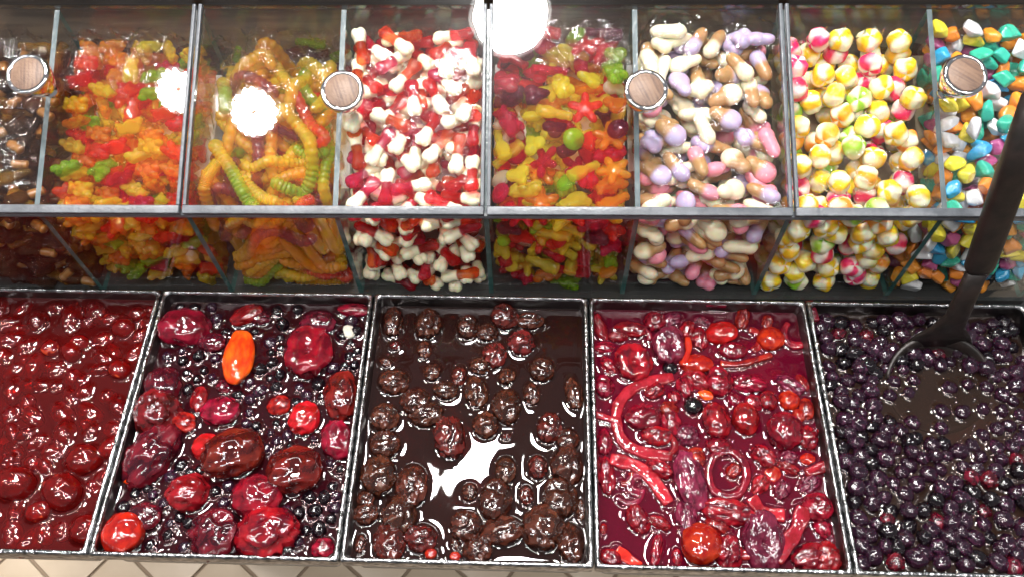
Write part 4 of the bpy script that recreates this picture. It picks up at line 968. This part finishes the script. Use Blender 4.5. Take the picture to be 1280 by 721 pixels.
def worm(x, y, a, length, r_, ci, curl, path=None):
    n = 46; st = length / n; P = []
    for k in range(n):
        P.append([x, y]); a += curl * st + .9 * st * 60 * noise.noise(Vector((k * .12, x * 30, y * 30)))
        dx, dy = math.cos(a) * st, math.sin(a) * st
        if not wx0 + r_ < x + dx < wx1 - r_: a = math.pi - a; dx = -dx
        if not wy0 + r_ < y + dy < wy1 - r_: a = -a; dy = -dy
        x += dx; y += dy
    P = np.array(P)
    if path is not None:
        t0 = np.linspace(0, 1, len(path)); t1 = np.linspace(0, 1, n); P = np.stack([np.interp(t1, t0, [q[0] for q in path]), np.interp(t1, t0, [q[1] for q in path])], 1)
        P[:, 0] = np.clip(P[:, 0], wx0 + r_, wx1 - r_); P[:, 1] = np.clip(P[:, 1], wy0 + r_, wy1 - r_)
    for _ in range(6 if path is None else 14): P[1:-1] = (P[:-2] + 2 * P[1:-1] + P[2:]) / 4
    z = np.array([max(hgt(p[0], p[1]), hgt(p[0] + r_ * .6, p[1]), hgt(p[0] - r_ * .6, p[1]), hgt(p[0], p[1] + r_ * .6), hgt(p[0], p[1] - r_ * .6)) for p in P])
    for _ in range(10): z[1:-1] = np.maximum(z[1:-1] * .5 + (z[:-2] + z[2:]) * .25, z[1:-1] - .0025)
    z = z + r_ * .75; n2 = n * 3; m = 12
    t = np.linspace(0, n - 1, n2); Q = np.stack([np.interp(t, np.arange(n), P[:, 0]), np.interp(t, np.arange(n), P[:, 1]), np.interp(t, np.arange(n), z)], 1)
    for _ in range(4): Q[1:-1] = (Q[:-2] + 2 * Q[1:-1] + Q[2:]) / 4
    Q[:, 2] = np.minimum(Q[:, 2], [lid_ceil(q[0], q[1]) - r_ * 1.12 for q in Q])
    if path is None and np.median(Q[:, 2] - [S2f(q[0], q[1]) for q in Q]) > .004: return False
    V, F, al = [], [], []; c0 = Q.mean(0)
    for k in range(n2):
        tg = Q[min(k + 1, n2 - 1)] - Q[max(k - 1, 0)]; tg /= np.linalg.norm(tg) + 1e-9; s = np.cross(tg, (0, 0, 1.0)); s /= np.linalg.norm(s) + 1e-9; u = np.cross(s, tg)
        e = min(k, n2 - 1 - k); rr = r_ * (math.sqrt(max(1 - (1 - min(e / 7, 1)) ** 2, .02))) * (1 + .085 * math.cos(k * 2 * math.pi / 5.0))
        for q in range(m):
            an = 2 * math.pi * q / m; V.append(Q[k] - c0 + (s * math.cos(an) + u * math.sin(an) * .9) * rr); al.append(k / n2)
    for k in range(n2 - 1): F += [(k * m + q, k * m + (q + 1) % m, (k + 1) * m + (q + 1) % m, (k + 1) * m + q) for q in range(m)]
    F += [tuple(reversed(range(m))), tuple(range((n2 - 1) * m, n2 * m))]
    me = mesh('gummy_worm', V, F, worm_mat(ci)); at = me.attributes.new('along', 'FLOAT', 'POINT'); at.data.foreach_set('value', al)
    o = link('gummy_worm', me, None, c0)
    for q in Q:
        i0, j0 = int((q[0] - wx0) / G), int((q[1] - wy0) / G); w_ = int(r_ / G)
        for di in range(-w_, w_ + 1):
            for dj in range(-w_, w_ + 1):
                i, j = i0 + di, j0 + dj; d2 = (di * G) ** 2 + (dj * G) ** 2
                if 0 <= i < nx and 0 <= j < ny and d2 < r_ * r_: WH[i, j] = max(WH[i, j], q[2] + math.sqrt(r_ * r_ - d2) * .7)
    sh = 'curled' if abs(curl) > 14 else ('bent' if abs(curl) > 6 else 'nearly straight')
    tag(o, '%s %s ridged gummy worm %s' % (sh, WORM_C[ci][2], where(2, c0[0], c0[1], c0[2], S2f(c0[0], c0[1]))), 'gummy worm', 'gummy worms in their bin'); return True
miss = cnt = 0
while cnt < 150 and miss < 40:
    fr_ = random.random() < .45
    x = random.uniform(wx0 + .01, wx1 - .01); y = wy0 + random.uniform(.006, .04) if fr_ else random.uniform(wy0 + .01, wy1 - .01)
    if worm(x, y, random.choice((0, math.pi)) + random.uniform(-.3, .3) if fr_ else random.uniform(0, 6.28), random.uniform(.10, .17), random.uniform(.0046, .0055), random.choice((0, 1, 1, 2, 3, 3)), random.choice((0, 8, -8, 18, -20))): cnt += 1
    else: miss += 1
for ci, r_, cu, pth in ((3, .0055, 9, ((310, 68), (355, 62), (392, 78), (412, 108))), (2, .0052, 9, ((300, 222), (330, 248), (368, 252), (388, 238))), (3, .0052, 7, ((252, 255), (262, 226), (278, 210))),
                    (0, .0056, 5, ((288, 66), (278, 96), (285, 130), (292, 160))), (0, .0056, 6, ((268, 165), (272, 192), (292, 218), (306, 246), (322, 264))), (0, .0056, 16, ((352, 145), (380, 163), (394, 192), (386, 218), (362, 231), (338, 227)))):
    worm(wx0 + .03, wy0 + .03, 0, .1, r_, ci, cu, [unproj(px_, py_, .112 + .03 * (264 - py_) / 264) for px_, py_ in pth])
base_block(2, S2f, .04)
print('worms', cnt, miss)

# ---- crumpled clear film lying over the candy
def film(b, u0, u1, v0, v1, seed, hgtmap=None, lift=.004, amp=.0045):
    x0, x1, y0, y1 = bin_box(b, .004); Hm = HM.get(b, WH)
    n, m = 60, 60; V, F = [], []
    P = Hm.copy()
    for _ in range(3):
        Q = np.pad(P, 1, 'edge'); P = np.maximum.reduce([Q[1:-1, 1:-1], Q[:-2, 1:-1], Q[2:, 1:-1], Q[1:-1, :-2], Q[1:-1, 2:]])
    for _ in range(4):
        Q = np.pad(P, 1, 'edge'); P = (Q[1:-1, 1:-1] * 2 + Q[:-2, 1:-1] + Q[2:, 1:-1] + Q[1:-1, :-2] + Q[1:-1, 2:]) / 6
    for i in range(n):
        for j in range(m):
            x = x0 + (x1 - x0) * (u0 + (u1 - u0) * i / (n - 1)); y = y0 + (y1 - y0) * (v0 + (v1 - v0) * j / (m - 1))
            a, c = min(max(int((x - x0) / G), 0), P.shape[0] - 1), min(max(int((y - y0) / G), 0), P.shape[1] - 1)
            w = Vector((x * 42 + seed * 5, y * 42, seed)); cr = 1 - abs(noise.noise(w)) * 2.2; cr = max(cr, 0) ** 2 + .5 * max(1 - abs(noise.noise(w * 2.7)) * 2.5, 0) ** 2
            top = CASE_Z + (y - CASE_Y) * math.tan(LID_A) - .0012
            V.append((x, y, min(P[a, c] + lift + amp * cr, top)))
    F = [(i * m + j, (i + 1) * m + j, (i + 1) * m + j + 1, i * m + j + 1) for i in range(n - 1) for j in range(m - 1)]
    o = link('clear_film', mesh('clear_film', V, F, MAT_FILM)); tag(o, 'crumpled clear film lying over the ' + BINS[b], 'plastic film', 'clear films in the candy bins')
for b, a in ((0, (0, 1, .1, 1)), (1, (.0, .75, .62, 1)), (2, (.05, 1, .45, 1)), (3, (.15, .95, .1, .8)), (4, (.3, 1, .72, 1)), (5, (.0, 1, .0, 1)), (6, (.1, 1, .0, .3)), (7, (0, .7, 0, .4))):
    film(b, *a, seed=b + 1)

def back_film(b, seed):
    x0, x1, y0, y1 = bin_box(b, .005); n, m = 60, 30; V = []
    for i in range(n):
        for j in range(m):
            x = x0 + (x1 - x0) * i / (n - 1); v = j / (m - 1); z = .11 + (BACK_TOP - .009 - .11) * v
            w = Vector((x * 55 + seed * 3, z * 18, seed)); cr = max(1 - abs(noise.noise(w)) * 2.4, 0) ** 2 + .5 * max(1 - abs(noise.noise(w * 2.3)) * 2.5, 0) ** 2
            V.append((x, y1 - .002 - .010 * cr - .018 * max(0, v - .55) * (1 + noise.noise(w * .6)), z))
    F = [(i * m + j, (i + 1) * m + j, (i + 1) * m + j + 1, i * m + j + 1) for i in range(n - 1) for j in range(m - 1)]
    tag(link('clear_film', mesh('clear_film', V, F, MAT_FILM)), 'crumpled clear film hanging at the back of the bin of ' + BINS[b], 'plastic film', 'clear films in the candy bins')
for b in range(8): back_film(b, b + 20)

# ------------------------------------------------------------------ what stands behind the case: a second row of candy
rear = empty('rear_shelf', (0, .575, -.05))
box('shade_board', (bx(-1) - .1, .02, .30), (bx(7) + .1, .22, .318), MAT_DARKWOOD, rear, .002)  # unseen board added to keep light off the rear candy
box('board', (bx(-1) - .1, 0, -.07), (bx(7) + .1, .25, .085), MAT_DARKWOOD, rear, .002)
box('back_board', (bx(-1) - .1, .16, .0855), (bx(7) + .1, .18, .6), MAT_DARKWOOD, rear, .002)
tag(rear, 'dark wooden shelf behind the candy case', 'shelf')
rear_c = {0: [(1, COLA[1], 'dark brown')], 1: [(2, JG, 'green'), (3, COLA[1], 'dark brown')], 2: [(2, JG, 'green'), (2, JP, 'dark purple')], 3: [(3, JR, 'red'), (2, JP, 'dark purple')], 4: [(1, JK, 'pale clear'), (2, JP, 'dark purple')], 5: [(2, JY, 'amber'), (2, COLA[2], 'honey brown')], 6: [(2, COLA[2], 'honey brown'), (1, JL, 'lemon')], 7: [(2, COLA[1], 'dark brown'), (1, JC, 'crimson')]}
for b in range(8):
    def ch():
        w, m, a = wpick(rear_c[b]); return P_BOTTLE, (m, a, None)
    def pl(pr, info, x, y, z, rt, b=b):
        o = link('rear_gummy', pr.me('rear_gummy', info[0]), None, (x, y, z), rt.to_euler())
        tag(o, '%s gummy on the dark shelf behind the %s' % (info[1], BINS[b]), 'gummy', 'gummies on the shelf behind the case')
    fill(bx(b - 1) + .004, bx(b) - .004, .582, .66, lambda x, y: .055, lambda x, y: .0365, ch, pl, None, 26, .1, 10, 20)
print('objects', len(bpy.data.objects))
